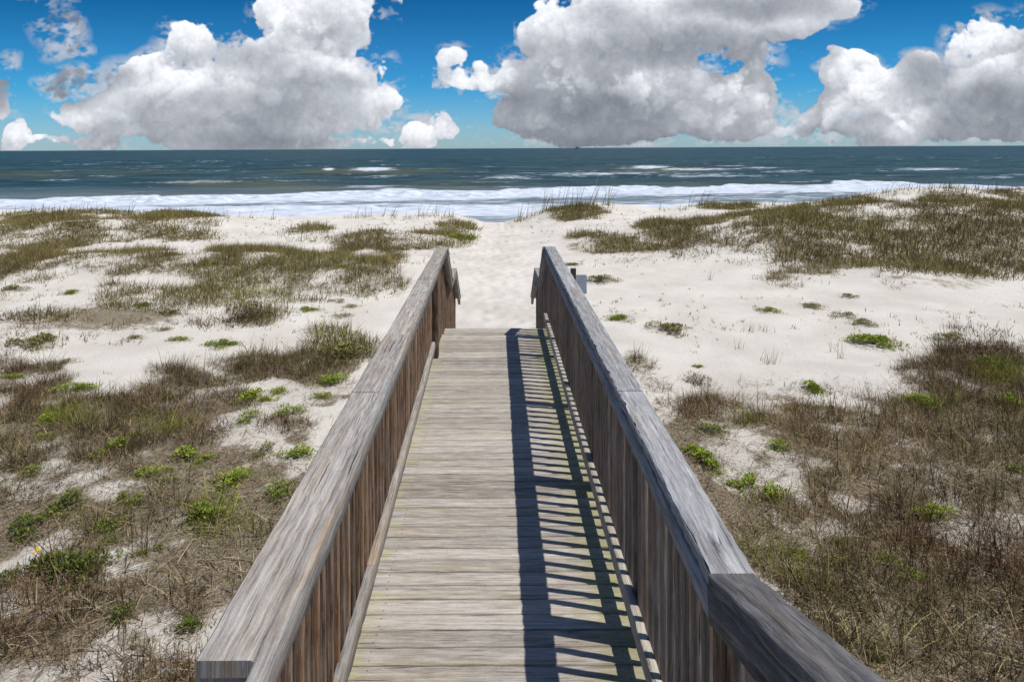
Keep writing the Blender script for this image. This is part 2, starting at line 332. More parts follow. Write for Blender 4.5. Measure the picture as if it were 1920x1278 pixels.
# ------------------------------------------------------------------ boards
class Boards:
    """collects boards into one mesh: bevelled, subdivided, uv along the grain"""
    def __init__(s): s.V = []; s.Q = []; s.U = []; s.r = []; s.n = 0
    def add(s, p0, p1, side, width, thick, seg=None, bev=.004, wob=.0012, rnd=None, cut0=None, cut1=None, rough_edge=0):
        """p0,p1: centre line ends; side: direction of the width; thickness along the third axis.
        cut0/cut1: direction vector of the cut plane's normal at each end (mitres, plumb cuts)"""
        p0 = np.array(p0, float); p1 = np.array(p1, float); ax = p1-p0; Ln = np.linalg.norm(ax); ax /= Ln
        sd = np.array(side, float); sd -= ax*sd.dot(ax); sd /= np.linalg.norm(sd); up = np.cross(ax, sd)
        rnd = rng.rand() if rnd is None else rnd
        uo, vo = rng.rand()*60, rng.rand()*40
        hw, ht = width/2, thick/2; b = min(bev, ht*.5)
        ring = [(-hw+b, -ht), (hw-b, -ht), (hw, -ht+b), (hw, ht-b), (hw-b, ht), (-hw+b, ht), (-hw, ht-b), (-hw, -ht+b)]
        k = len(ring); cum = [0]
        for i in range(k): a, c = ring[i], ring[(i+1) % k]; cum.append(cum[-1]+math.hypot(c[0]-a[0], c[1]-a[1]))
        seg = seg or max(1, int(Ln/.12)); base = s.n; cnt = 0
        for j in range(seg+1):
            t = j/seg
            dx = (rng.rand()-.5)*2*wob; dz = (rng.rand()-.5)*2*wob
            if j in (0, seg): dx = dz = 0
            for i in range(k+1):
                q = ring[i % k]; rr = 0
                if rough_edge and 0 < j < seg and q[0]*rough_edge > hw-b-1e-6: rr = -abs(rng.normal())*.0035*np.sign(rough_edge)
                off = sd*(q[0]+dx+rr)+up*(q[1]+dz)
                P = p0+ax*(Ln*t)+off
                for cut, pc, w_ in ((cut0, p0, 1-t), (cut1, p1, t)):
                    if cut is not None and (t in (0, 1)) and w_ == 1:
                        c = np.array(cut, float); P = P-ax*((P-pc).dot(c)/ax.dot(c))
                s.V.append(P); s.U.append((uo+Ln*t, vo+cum[i])); s.r.append(rnd); cnt += 1
        kk = k+1
        for j in range(seg):
            for i in range(k):
                a = base+j*kk+i; s.Q.append((a, a+1, a+1+kk, a+kk))
        # end grain caps (3 quads each), own vertices
        for j, flip in ((0, True), (seg, False)):
            idx = []
            for i in range(k):
                v = s.V[base+j*kk+i]; q = ring[i]
                s.V.append(v); s.U.append((uo+7.1+q[1]*.8, vo+3+q[0]*1.2)); s.r.append(rnd*.9+.1); idx.append(base+cnt); cnt += 1
            for f in ((0, 1, 2, 7), (7, 2, 3, 6), (6, 3, 4, 5)):
                f = [idx[x] for x in f]; s.Q.append(tuple(f if flip else f[::-1]))
        s.n = base+cnt
        return s
    def build(s, name, mat, parent=None):
        V = np.array(s.V); Q = np.array(s.Q)
        me = np_mesh(name, V, Q[:, ::-1], mat, uv=np.array(s.U), fattr={'rnd': s.r})
        return link(name, me, parent)

# ------------------------------------------------------------------ boardwalk
BW = empty('boardwalk', (0, 0, 0)); tag(BW, 'long weathered timber boardwalk with picket railings running down to the beach', 'boardwalk')
GZ = -1.42                      # sand level around the walk
Y0, Y1 = 1.55, 7.66             # level deck
PIT = .0979
b = Boards(); y = Y1
k = 0
while y > Y0:
    wd = .0900+rng.uniform(-.0012, .0012); yc = y-.049
    lean = rng.uniform(-.0012, .0012)
    b.add((-.70+rng.uniform(-.006, .006), yc+lean, -.019+rng.uniform(-.0012, .0012)), (.70+rng.uniform(-.006, .006), yc-lean, -.019+rng.uniform(-.0012, .0012)), (0, 1, 0), wd, .038, seg=14, bev=.004, wob=.0009)
    y -= PIT; k += 1
b.build('deck', WM['deck'], BW)
# joists and posts under the deck
b = Boards()
for x in (-.66, 0, .66): b.add((x, Y0, -.115), (x, Y1-.002, -.115), (0, 0, 1), .15, .038, bev=.003)
b.build('joist', WM['taupe'], BW)
def post(parent, x, y, z0, z1, sz=.089, mat='taupe', name='post', rnd=None):
    b = Boards(); b.add((x, y, z0), (x, y, z1), (0, 1, 0), sz, .046 if name == 'post' else sz, bev=.006, wob=.0015, rnd=rnd); return b.build(name, WM[mat], parent)
CAPZ = 1.03                     # top of the handrail board
CY = {-1: 1.405, 1: 1.68}       # near end of the level handrail
CEND = 7.28
PX = .622; PT = .034            # picket plane
posts_y = [7.24, 6.58, 5.32, 4.06, 2.80]
def picket_mesh(h, seed, mat):
    global rng
    b = Boards(); lw = rng.uniform(-.003, .003)
    b.add((lw, 0, 0), (0, 0, h), (0, 1, 0), .028, PT, seg=7, bev=.003, wob=.0013)
    V = np.array(b.V); Q = np.array(b.Q)
    return np_mesh('baluster', V, Q[:, ::-1], WM[mat], uv=np.array(b.U), fattr={'rnd': b.r})
STAIR = []   # collected later
rails = {}
def off(s, y): return -.048*max(0, (y-1.6)/5)**1.2 if s < 0 and y < 6.66 else 0.   # the left picket line drifts outwards
for s, cm, pm in ((-1, 'cap', 'brown'), (1, 'grey', 'taupe')):
    # handrail: flat 2x6 plus a 2x4 on edge along its inner side; this mesh is the railing part itself
    b = Boards(); cx = -.603 if s < 0 else .617; cw = .130 if s < 0 else .126
    e0 = (0, -1, 0)
    joints = [CEND, 5.35, 3.86, 2.95, CY[s]] if s < 0 else [CEND, 6.1, 4.80, 2.95, CY[s]]
    for j in range(4):
        a, c = joints[j+1], joints[j]
        b.add((cx+(.0025 if j % 2 else -.0015), a+.0012, CAPZ-.019-.0015*(j % 2)), (cx, c-.0012, CAPZ-.019-.0015*(j % 2)), (1, 0, 0), cw, .038, bev=.0055, wob=.0016, rnd=(.35, .75, .4, .68)[j], rough_edge=-s,
              seg=int((c-a)/.035), cut0=(0, math.cos(.33), math.sin(.33)) if (s > 0 and j == 3) else None)
    zi = CAPZ-.044-.002
    if s < 0:   # the left rail's inner board comes up flush with the cap
        b.add((-.515, CY[s]-.22, CAPZ-.047), (-.572, CEND-.004, CAPZ-.047), (0, 0, 1), .088, .040, bev=.005, wob=.0018, rnd=.42, seg=150)
    else:
        b.add((.573, CY[s]+.002, CAPZ-.040-.041), (.573, CEND-.004, CAPZ-.040-.041), (0, 0, 1), .080, .038, bev=.005, wob=.0016, rnd=.40, seg=150)
    b.add((s*.612, CY[s]+.03, CAPZ-.040-.043), (s*.612, CEND-.03, CAPZ-.040-.043), (0, 0, 1), .082, .030, bev=.003, rnd=.2)
    rl = b.build('railing', WM[cm], BW); rails[s] = rl
    rl['label'] = 'left railing with red brown pickets' if s < 0 else 'right railing with blue grey handrail and shaded pickets'
    b = Boards(); ys = (1.2, 6.50) if s < 0 else (1.66, 7.6)
    br_j = [ys[0], 3.02, 5.4, ys[1]]
    for j in range(3): b.add((s*.588+off(s, br_j[j]), br_j[j]+.001, .144), (s*.588+off(s, br_j[j+1]), br_j[j+1]-.001, .144), (0, 0, 1), .088, .038, bev=.005, wob=.0016, seg=40)
    b.build('bottom_rail', WM['cap' if s < 0 else 'deck2'], rl)
    vs = [picket_mesh(.925, i, pm) for i in range(9)]
    ps = []
    pl = posts_y if s > 0 else posts_y
    y = CEND-.10
    first = 1.50 if s < 0 else 1.84
    while y > first:
        if min(abs(y-q) for q in posts_y) > .03:
            ps.append(y)
        y -= .0962
    src = []
    for i, y in enumerate(ps):
        if i < 9: o = link('baluster', vs[i], rl)
        else: o = src[rng.randint(9)].copy(); COL.objects.link(o); o.parent = rl
        if i < 9: src.append(o)
        o.location = (s*PX+off(s, y)+rng.normal()*.0012, y+rng.normal()*.0022, .062+rng.normal()*.004)
        o.rotation_euler = (rng.normal()*.005, rng.normal()*.003, rng.choice([0, math.pi]))
    for y in posts_y:
        if s < 0 and y == 6.58: continue
        post(rl, s*.664, y, GZ-.3 if y != 7.24 else GZ-.3, CAPZ-.045, mat=pm)
    if s > 0: post(rl, .630, 1.768, GZ-.3, CAPZ-.05, mat='brown', rnd=0)  # darkest brown: shade under the rail put into this post's colour
    else: post(rl, -.664, 1.62, GZ-.3, CAPZ-.05, mat='brown')
# the newel inside the left rail
post(rails[-1], -.627, 6.60, .012, CAPZ-.095, .074, 'brown', 'newel_post', .0)
b = Boards(); b.add((-.607, 1.450, -.3), (-.607, 1.450, CAPZ-.041), (1, 0, 0), .118, .084, bev=.005, rnd=.3); b.build('end_post', WM['cap'], rails[-1])

# near end: rail on the right climbs with the steps towards the upper landing
SL = .335
def climb(s, ymit, ylo):
    b = Boards(); z0 = CAPZ-.019; d = ymit-ylo
    mit = (0, math.cos(math.atan(SL)/2), -math.sin(math.atan(SL)/2))
    b.add((s*.617, ymit, z0), (s*.617, ylo, z0+SL*d), (1, 0, 0), .126, .038, bev=.0055, wob=.0016, rnd=.12, rough_edge=s, seg=40, cut0=mit)
    b.add((s*.573, ymit, z0-.060), (s*.573, ylo, z0-.060+SL*d), (0, 0, 1), .100, .040, bev=.005, rnd=.05, seg=30, cut0=mit)
    o = b.build('stair_railing', WM['dark'], BW)
    yy = ymit-.03
    while yy > ylo+.05:
        p = picket_mesh(.86, 0, 'taupe'); q = link('baluster', p, o); q.location = (s*PX, yy, .10+SL*(ymit-yy)); yy -= .0962
    post(o, s*.664, ylo+.1, GZ-.3, CAPZ+SL*(d-.1)-.05)
    return o
climb(1, CY[1], -.35)
# upper landing and the three steps the viewer stands on
b = Boards()
for i in range(3):
    zt = .183*(i+1); yt = Y0-.02-.44*i
    for k in range(4): b.add((-.70, yt-.055-.098*k-.02, zt-.019), (.70, yt-.055-.098*k-.02, zt-.019), (0, 1, 0), .092, .038, seg=8)
    b.add((-.70, yt-.02, zt-.112), (.70, yt-.02, zt-.112), (0, 0, 1), .145, .03, seg=8)
for k in range(14): b.add((-.9, .17-.098*k, .549-.019), (.9, .17-.098*k, .549-.019), (0, 1, 0), .092, .038, seg=8)
b.build('upper_steps', WM['deck'], BW)
for x in (-.8, .8):
    for y in (.1, -1.1): post(BW, x, y, GZ-.3, .49, name='support_post')

# far end: two flights with a landing between them
def far_stairs():
    b = Boards()
    tr = [(7.66+.20*i, -.14*(i+1)) for i in range(3)]        # first flight
    land = -.56
    for y, z in tr:
        for q in (.05, .148): b.add((-.60, y+q, z-.019), (.60, y+q, z-.019), (0, 1, 0), .09, .036, seg=6)
    y = 8.32
    while y < 9.22: b.add((-.66, y, land-.019), (.66, y, land-.019), (0, 1, 0), .09, .036, seg=6); y += .098
    for i in range(5):
        for q in (.0, .098): b.add((-.60, 9.30+.22*i+q, land-.15*(i+1)-.019), (.60, 9.30+.22*i+q, land-.15*(i+1)-.019), (0, 1, 0), .09, .036, seg=6)
    o = b.build('beach_stair', WM['deck'], BW)
    for s in (-1, 1):
        b = Boards()
        b.add((s*.640, 7.50, -.10), (s*.640, 8.36, -.62), (0, 0, 1), .24, .038, cut0=(0, 1, 0), cut1=(0, 1, 0))
        b.add((s*.642, 9.20, -.62), (s*.642, 10.4, -1.45), (0, 0, 1), .24, .038, cut0=(0, 1, 0), cut1=(0, 1, 0))
        b.build('stringer', WM['taupe'], o)
    for s, cm, pm in ((-1, 'cap', 'brown'), (1, 'grey', 'taupe')):
        Pn = [(CEND, CAPZ-.019), (8.02, .50), (8.86, .47), (9.82, -.13)]
        b = Boards()
        for i in range(3):
            (ya, za), (yb, zb) = Pn[i], Pn[i+1]
            c0 = (0, 1, 0) if i else (0, math.cos(.3), -math.sin(.3)); 
            b.add((s*.592, ya, za), (s*.592, yb, zb), (1, 0, 0), .115, .038, bev=.005, cut0=c0, cut1=(0, 1, 0), rnd=.3+.1*i)
            b.add((s*.560, ya+.004, za-.064), (s*.560, yb-.004, zb-.064), (0, 0, 1), .085, .036, bev=.005, cut0=(0, 1, 0), cut1=(0, 1, 0), rnd=.3)
        r = b.build('stair_railing', WM[cm], BW)
        y = CEND+.05
        while y < 9.80:
            z = np.interp(y, [p[0] for p in Pn], [p[1] for p in Pn])
            h = .90
            if abs(y-8.86) > .04 and abs(y-9.76) > .04:
                q = link('baluster', picket_mesh(h, 0, pm), r); q.location = (s*PX, y, z-.05-h)
            y += .0962 if (y < 7.9 or y > 8.8) else .0962
        post(r, s*.664, 8.0, GZ-.3, .42, mat=pm); post(r, s*.664, 8.86, GZ-.3, .40, mat=pm); post(r, s*.664, 9.78, GZ-.3, -.20, mat=pm)
        if s < 0:
            # small black landscape lamp on the last left post
            pass
far_stairs()

# ------------------------------------------------------------------ terrain
CREST = np.array([(-400, 398), (0, 399), (60, 396), (130, 392), (200, 397), (270, 400), (330, 398), (420, 404), (520, 409), (600, 408), (700, 404), (800, 402), (850, 404), (885, 412), (905, 419), (945, 420),
                  (985, 408), (1020, 394), (1060, 386), (1110, 380), (1180, 386), (1250, 392), (1330, 380), (1400, 379), (1470, 384), (1530, 378), (1600, 368), (1700, 353), (1790, 350), (1850, 357), (1920, 353), (2300, 350)], float)
YC = 35.0
def droll(x, y):      # photo pixel -> levelled pixel
    c, s = math.cos(ROLL), math.sin(ROLL); dx, dy = x-VX, y-VY
    return VX+dx*c-dy*s, VY+dx*s+dy*c
def to_px(X, Y, Z):   # world -> photo pixel (used to lay out the dunes and plants as mapped from the photograph)
    lx = F*X/Y; ly = F*(EYE-Z)/Y; c, s = math.cos(ROLL), math.sin(ROLL)
    return VX+lx*c+ly*s, VY-lx*s+ly*c
cl = np.array([droll(x, y) for x, y in CREST])
def H(X, Y):
    X = np.asarray(X, float); Y = np.asarray(Y, float)
    g = GZ+.10*(fbm(X*.22, Y*.22, 3, 3)-.5)*2+.05*(fbm(X*.9, Y*.9, 3, 9)-.5)
    g = g+.03*np.clip(np.abs(X)-3, 0, 30)*.3
    px_ = VX+F*X/np.maximum(Y, 3)
    bump = lambda cx, cy, rx, ry, h: h*np.exp(-((X-cx)/rx)**2-((Y-cy)/ry)**2)
    g = g+bump(-7.2, 18.6, 4.5, 2.2, .42)+bump(-3, 17.5, 3, 1.6, .22)+bump(-13, 19, 4, 2, .30)+bump(-17, 27, 5, 3, .5)+bump(-12, 30, 3.5, 3, .45)
    g = g+bump(14.5, 25, 7.5, 5.5, .95)+bump(8.6, 21.5, 2.6, 2.6, .45)+bump(22, 24, 8, 6, .7)+bump(10.5, 16.2, 1.6, 1.3, .25)
    g = g+bump(-5.2, 25.6, 3.5, 1.6, .30)+bump(5, 24.5, 2.8, 1.6, .25)
    g = g+bump(6.2, 9.6, 1.6, 1.0, .16)+bump(-3, 8.3, 1.4, .9, .10)+bump(-4.5, 7.2, 1.7, .9, .10)-bump(0, 27, 3.5, 8, .25)
    ly = np.interp(px_, cl[:, 0], cl[:, 1])
    zc = EYE-(ly-VY)/F*YC+.10*(fbm(px_/23., px_*0, 3, 21)-.5)
    wgt = np.exp(-(np.maximum(YC-Y, 0)/4.6)**2)
    top = zc
    front = g*(1-wgt)+top*wgt
    # keep the ground before the ridge below the line of sight to the crest
    lim = EYE-(ly-VY+2.5)/F*Y
    front = np.where((Y > 24) & (Y < YC), np.minimum(front, np.maximum(lim, g*0-9)), front)
    back = top+(-4.75-top)*sst(YC, YC+16, Y)
    return np.where(Y < YC, front, back)
def axis(n, a, b, p):
    t = np.linspace(-1, 1, n); return np.sign(t)*(a*np.abs(t)+(b-a)*np.abs(t)**p)
xs = axis(620, 9, 260, 4.2)
ys = np.concatenate([np.linspace(-90, 2.5, 30)[:-1], np.linspace(2.5, 14, 190)[:-1], np.linspace(14, 41, 260)[:-1], np.linspace(41, 62, 50)])
GX, GY = np.meshgrid(xs, ys); GH = H(GX, GY)
GH = np.where(GY < 3, GZ+.1*(fbm(GX*.22, GY*.22, 3, 3)-.5), GH) if False else GH
def grid_quads(ny, nx):
    i = np.arange(ny-1)[:, None]*nx+np.arange(nx-1)[None, :]
    return np.stack([i, i+1, i+1+nx, i+nx], -1).reshape(-1, 4)

# vegetation map, photo pixels: cx cy rx ry weight [kind]   kinds: d dry tan, b brown, o olive, g green
VEG = [(90,432,115,34,.95,'b'),(170,405,90,12,.5,'o'),(330,424,85,28,.95,'o'),(215,440,60,14,.5,'o'),(40,455,60,14,.6,'b'),(390,440,40,12,.5,'d'),(165,400,20,6,.5,'g'),
  (480,500,130,36,.9,'o'),(560,545,60,24,.7,'o'),(250,492,130,22,.75,'o'),(60,500,80,28,.6,'b'),(640,520,100,32,.85,'b'),(700,540,55,20,.8,'b'),(420,548,60,30,.7,'o'),(475,590,48,24,1.0,'b'),(290,560,110,26,.8,'b'),(230,548,50,16,.7,'b'),(620,490,90,16,.7,'b'),(735,490,26,14,.6,'o'),(390,600,60,16,.4,'o'),
  (700,455,75,20,.95,'o'),(790,450,60,18,.9,'o'),(850,440,46,24,1.0,'g'),(575,440,45,20,.5,'o'),
  (985,462,44,13,1.5,'o'),(1070,397,62,16,1.2,'o'),(1000,410,34,10,1.1,'o'),(1010,408,40,8,.4,'o'),(1130,455,80,18,.95,'o'),(1235,432,36,20,1.,'o'),(1160,463,110,9,.7,'b'),(1370,382,52,12,.95,'o'),(1330,385,24,7,.7,'b'),
  (1330,445,75,34,1.0,'b'),(1290,470,40,18,.9,'b'),(1430,450,80,30,1.,'b'),(1420,410,60,16,.6,'o'),(1500,430,120,32,1.,'o'),(1520,480,60,40,1.,'b'),(1500,520,60,22,.6,'o'),(1620,440,110,34,1.,'o'),(1740,450,140,50,1.1,'o'),(1850,470,120,52,1.15,'b'),(1860,420,90,30,.9,'o'),(1800,515,130,24,1.,'b'),(1700,510,60,22,.7,'o'),(1640,478,90,26,.8,'b'),
  (1590,376,60,10,.5,'o'),(1780,385,60,26,.5,'o'),(1660,392,110,14,.3,'b'),(1900,385,60,30,.6,'o'),(1500,388,60,9,.35,'b'),
  (1380,478,110,20,.35,'b'),(1720,530,40,12,.5,'o'),(1880,560,60,14,.2,'o'),(1820,628,80,16,.45,'o'),(1870,600,50,40,.22,'o'),
  (1830,690,120,46,1.,'b'),(1730,712,70,32,.8,'b'),(1680,745,60,18,.6,'b'),(1900,780,90,90,1.05,'b'),(1800,800,110,70,1.,'d'),(1640,770,60,26,.7,'d'),(1600,735,60,12,.3,'b'),
  (1330,770,95,36,.9,'d'),(1400,790,60,36,.9,'d'),(1330,810,60,30,.8,'b'),(1190,690,40,26,.5,'d'),(1215,720,40,20,.4,'d'),(1260,760,40,20,.5,'d'),
  (1530,790,90,36,.8,'d'),(1600,830,110,50,.9,'d'),(1510,850,60,40,.8,'d'),(1560,930,60,50,.9,'d'),(1660,870,70,40,.7,'d'),(1800,910,140,60,.9,'b'),(1700,1000,180,70,.95,'b'),(1480,1010,90,50,.9,'d'),(1400,960,50,30,.7,'d'),(1560,1070,140,60,1.,'d'),(1750,1120,200,90,1.,'b'),(1700,1220,220,80,1.,'b'),(1880,1050,100,110,1.,'b'),(1900,1220,80,80,1.,'b'),(1400,1020,40,20,.6,'d'),
  (330,715,65,38,.95,'b'),(480,690,62,30,1.,'b'),(640,650,70,34,.9,'o'),(590,690,60,34,.9,'b'),(400,745,80,30,.7,'b'),(130,770,90,34,.8,'b'),(260,790,90,44,.8,'b'),(60,715,70,34,.7,'b'),(60,790,60,40,.8,'b'),(170,830,100,30,.7,'b'),(30,860,60,40,.8,'b'),(370,800,50,28,.6,'b'),(550,800,50,20,.5,'b'),
  (80,600,80,20,.35,'b'),(170,600,120,22,.22,'b'),(60,640,60,12,.6,'o'),(30,680,40,20,.5,'b'),(200,640,50,10,.2,'b'),
  (60,940,70,40,.7,'b'),(160,900,120,40,.5,'b'),(280,960,80,34,.55,'b'),(200,1000,80,30,.45,'b'),(440,1000,76,64,.95,'o'),(400,1060,60,34,.6,'b'),(330,960,60,24,.4,'b'),(60,1050,80,60,.55,'b'),(230,1140,90,50,.6,'b'),(60,1180,90,90,1.,'b'),(200,1235,200,50,.95,'b'),(350,1180,60,40,.7,'b'),(320,1080,60,30,.25,'b'),(130,1100,80,30,.5,'b'),
  (250,790,110,40,.8,'o'),(120,960,90,30,.6,'o'),(190,1180,70,30,.9,'b'),(90,1230,100,50,1.,'b'),(330,1230,90,50,1.,'b'),(1560,1230,110,60,1.,'b'),(1500,1065,80,36,1.1,'g'),(1570,1110,60,24,1.05,'g'),(440,975,50,34,1.1,'g'),(150,790,60,14,1.05,'g'),(300,800,60,16,1.,'g'),(1740,760,60,14,1.05,'g'),(1860,700,50,20,1.1,'g'),(500,690,40,10,1.,'o'),(1420,800,50,14,1.05,'g'),(1340,450,50,10,1.05,'o'),(480,560,60,16,1.1,'g'),(350,505,70,12,1.05,'g'),(1800,1150,280,150,1.2,'b'),(1620,1000,120,60,.9,'d'),(120,880,120,60,.7,'b'),(250,900,90,40,.6,'b'),(-120,900,120,300,.8,'b'),(2050,800,120,500,1.,'b'),(-150,520,140,120,.6,'b')]
BARE = [(1430,868,62,34,1.),(1290,870,40,26,.5),(1640,925,60,16,.6),(1370,900,40,20,.6),(1300,820,20,20,.3),(1460,820,20,10,.2),(380,1060,56,40,.6),(520,850,45,30,.5),(460,960,26,18,.5),(300,890,60,16,.5),(110,870,40,12,.4),(230,690,60,16,.8),(1780,1000,40,24,.4),(1670,720,20,8,.3)]
KC = {'d': 0, 'b': 1, 'o': 2, 'g': 3}
def veg(X, Y, Z):
    """density of grass and its kind weights at world points, from the mapped patches plus world-space raggedness"""
    X = np.asarray(X, float); Y = np.maximum(np.asarray(Y, float), 2.2)
    px_, py_ = to_px(X, Y, Z)
    kk = np.zeros(X.shape+(4,)); 
    dx = (fbm(X*1.1, Y*1.1, 3, 31)-.5); dy = (fbm(X*1.1, Y*1.1, 3, 47)-.5)
    sc = F/Y
    px_ = px_+dx*sc*.9; py_ = py_+dy*sc*.9*(EYE-GZ)/Y*1.0
    for cx, cy, rx, ry, w_, kd in VEG:
        d = ((px_-cx)/rx)**2+((py_-cy)/ry)**2
        kk[..., KC[kd]] = np.maximum(kk[..., KC[kd]], w_*np.clip(1.35-d, 0, .55)/.55)
    d = kk.max(-1)
    for cx, cy, rx, ry, w_ in BARE: d = d-w_*np.exp(-(((px_-cx)/rx)**2+((py_-cy)/ry)**2)**1.5)
    nz = fbm(X*2.2, Y*2.2, 4, 61); nf = fbm(X*.9+7, Y*.55, 4, 67); far = sst(11, 16, Y)
    d = np.clip(d+((nz-.5)*(1.5+.4*far)+(nf-.47)*2.4*far)*np.clip(d*2, 0, 1), 0, 1.1)
    d = d*(1-np.exp(-((X)/1.05)**4)*(Y < 11))
    pth = np.exp(-(X/np.where(Y < 26, 1.15+.10*np.maximum(0, 16-Y), .85))**4)*(Y > 9.5)
    d = d*(1-pth)
    return np.clip(d, 0, 1), kk
DG, KG = veg(GX, GY, GH)
nearlit = sst(15.5, 9.0, GY)*.0+sst(10.8, 8.2, GY)*(.12+.85*sst(.36, .58, fbm(GX*1.3, GY*1.3, 5, 77)))
pxg, pyg = to_px(GX, np.maximum(GY, 2.2), GH)
nearlit = np.where((GY > 1) & (pyg < 740), nearlit*sst(690, 770, pyg), nearlit)
grayp = np.exp(-(((pxg-150)/190)**2+((pyg-600)/30)**2)**1.2)*.75+np.exp(-(((pxg-1180)/45)**2+((pyg-494)/10)**2))*.4+np.exp(-(((pxg-250)/120)**2+((pyg-590)/22)**2)**1.2)*.4
LIT = (1-np.exp(-(GX/2.6)**4)*(GY > 12))*np.clip(np.maximum(DG*.85*(1-.45*sst(10, 13, GY)*(1-.8*sst(15, 18, GY))), np.maximum(nearlit, grayp)), 0, 1)
pth = np.exp(-(GX/1.3)**4)*(GY > 10)*(GY < 45)
m = M('sand', .95, .1); g = m.n('ShaderNodeNewGeometry'); P = g.outputs['Position']
at = m.n('ShaderNodeAttribute'); at.attribute_name = 'litter'; lt = at.outputs['Fac']
at2 = m.n('ShaderNodeAttribute'); at2.attribute_name = 'path'; pa = at2.outputs['Fac']
n1 = m.noise(P, 15, 8, .8); n2 = m.noise(P, 45, 4, .65); n3 = m.noise(P, .8, 4); n4 = m.noise(P, 3.0, 5, .6)
sandc = m.mix(m.rng(n3, .35, .65), (.64, .585, .51), (.75, .70, .62))
sandc = m.mix(m.rng(n2, .58, .72, 0, .35), sandc, (.42, .36, .30))
th = m.math('SUBTRACT', m.math('ADD', m.math('MULTIPLY', n1, .55), m.math('MULTIPLY', n4, .5)), .52)
lm = m.rng(m.math('ADD', m.math('MULTIPLY', lt, .60), m.math('MULTIPLY', th, 1.5)), .28, .46)
litc = m.mix(m.rng(n2, .36, .62), (.048, .035, .020), (.45, .365, .24))
litc = m.mix(m.rng(n4, .45, .62, 0, .5), litc, (.20, .145, .08))
col = m.mix(m.math('MULTIPLY', lm, .92), sandc, litc); m.base(col)
vr = m.n('ShaderNodeTexVoronoi', feature='SMOOTH_F1'); m.l(m.scale(P, 3.4, 2.7, 1), vr.inputs['Vector']); vr.inputs['Scale'].default_value = 1
fp = m.math('MULTIPLY', vr.outputs['Distance'], m.math('MULTIPLY_ADD', pa, .85, .15))
hh = m.math('ADD', m.math('MULTIPLY', fp, 1.5), m.math('ADD', m.math('MULTIPLY', n1, .35), m.math('MULTIPLY', n2, m.math('MULTIPLY_ADD', lt, .30, .05))))
m.bump(hh, .9, .085)
SAND = m.m
V = np.stack([GX, GY, GH], -1).reshape(-1, 3)
me = np_mesh('sand', V, grid_quads(*GX.shape), SAND, smooth=True, fattr={'litter': LIT, 'path': pth})
tag(link('sand', me), 'pale dune sand with a trodden path to the sea', 'sand', kind='structure')

# ------------------------------------------------------------------ sea
SEA = EYE-6.5
T = np.linspace(-1.7, 1.7, 760)
YS = np.concatenate([np.geomspace(44, 420, 620)[:-1], np.geomspace(420, 26000, 160)])
TX, SY = np.meshgrid(T, YS); SX = TX*SY*.62
v = 6.5*F/SY; pxs = VX+F*SX/SY                     # levelled pixel rows below the horizon
edge = np.interp(pxs, [-200, 0, 300, 520, 700, 950, 1180, 1400, 1600, 1750, 1920, 2200], [100, 97, 91, 86, 85, 79, 76, 73, 72, 78, 84, 86])
rag = (fbm(SX*.06, SY*.02, 5, 5)-.5)*20+(fbm(SX*.5, SY*.1, 4, 8)-.5)*4
dd = v-edge-rag
foam = sst(-1, 1.6, dd)*1.0
foam = foam*(1-.55*sst(9, 15, dd+3*rag*.2)*(1-sst(30, 36, v-80+rag*.6)))
foam = foam*(1-.60*sst(122, 132, v+rag*.5))
ridge2 = np.exp(-((v-111-rag*.7)/3.5)**2)*.9
foam = np.clip(np.maximum(foam, ridge2), 0, 1)
CAPS = [(700,318,42,3.6,1.),(617,318,12,2.6,.9),(1215,314,42,3.4,.9),(1300,318,90,3.,.62),(1120,326,170,5,.50),(1320,330,140,4,.5),(1740,318,90,3,.55),(1480,322,90,3,.4),(1430,316,50,2.5,.5),(370,341,130,3.5,.45),(150,330,60,2.5,.3),(300,320,80,2,.25),
        (700,350,60,3,.6),(740,357,40,4,.9),(500,333,90,2.5,.35),(700,333,60,2,.4),(960,333,110,4,.42),(880,322,70,2.5,.3),(1650,345,120,3,.3),(1860,333,70,2.5,.35),(560,372,60,2,.4)]
py0 = VY+v
for cx, cy, rx, ry, a in CAPS:
    cx, cy = droll(cx, cy)
    foam = np.maximum(foam, a*np.exp(-((pxs-cx)/rx)**2-((py0-cy)/ry)**2)*1.15)
sw = fbm(SX*.02, SY*.16, 4, 91)
small = sst(.64, .78, fbm(SX*.05, SY*.28, 4, 99))*.42*sst(10, 22, v)
foam = np.maximum(foam, small)
silt = np.zeros_like(v)
for cx, cy, rx, ry, a in [(700,322,170,6,.9),(400,346,80,8,.9),(800,352,220,7,.8),(1240,318,110,6,.8),(560,353,160,6,.8),(1000,356,150,7,.8),(300,366,260,7,.7),(1300,350,260,6,.6),(480,345,120,5,.9),(850,340,100,4,.7),(60,328,90,7,.7),(1380,343,200,4,.5),(250,322,130,5,.5),(1650,336,120,5,.3)]:
    cx, cy = droll(cx, cy); silt = np.maximum(silt, a*np.exp(-((pxs-cx)/rx)**2-((py0-cy)/ry)**2))
wv = .16*np.sin(SY*.9+3*fbm(SX*.03, SY*.02, 3, 7)*6)+.30*(fbm(SX*.05, SY*.25, 4, 15)-.5)*2
wv = wv*np.clip(SY/90, .4, 1.6)
br = .5*np.exp(-((dd-1.5)/2.2)**2)*(.5+fbm(SX*.04, SY*0, 2, 3))+.35*ridge2
ZS = SEA+np.where(SY < 900, wv*.55, wv*0)+br+foam*.05*(fbm(SX*1.1, SY*1.1, 3, 41))
ZS = np.where(SY < 56, np.minimum(ZS, SEA+.1), ZS)
m = M('sea_water', .42, .2); g = m.n('ShaderNodeNewGeometry'); P = g.outputs['Position']
at = m.n('ShaderNodeAttribute'); at.attribute_name = 'foam'; fo = at.outputs['Fac']
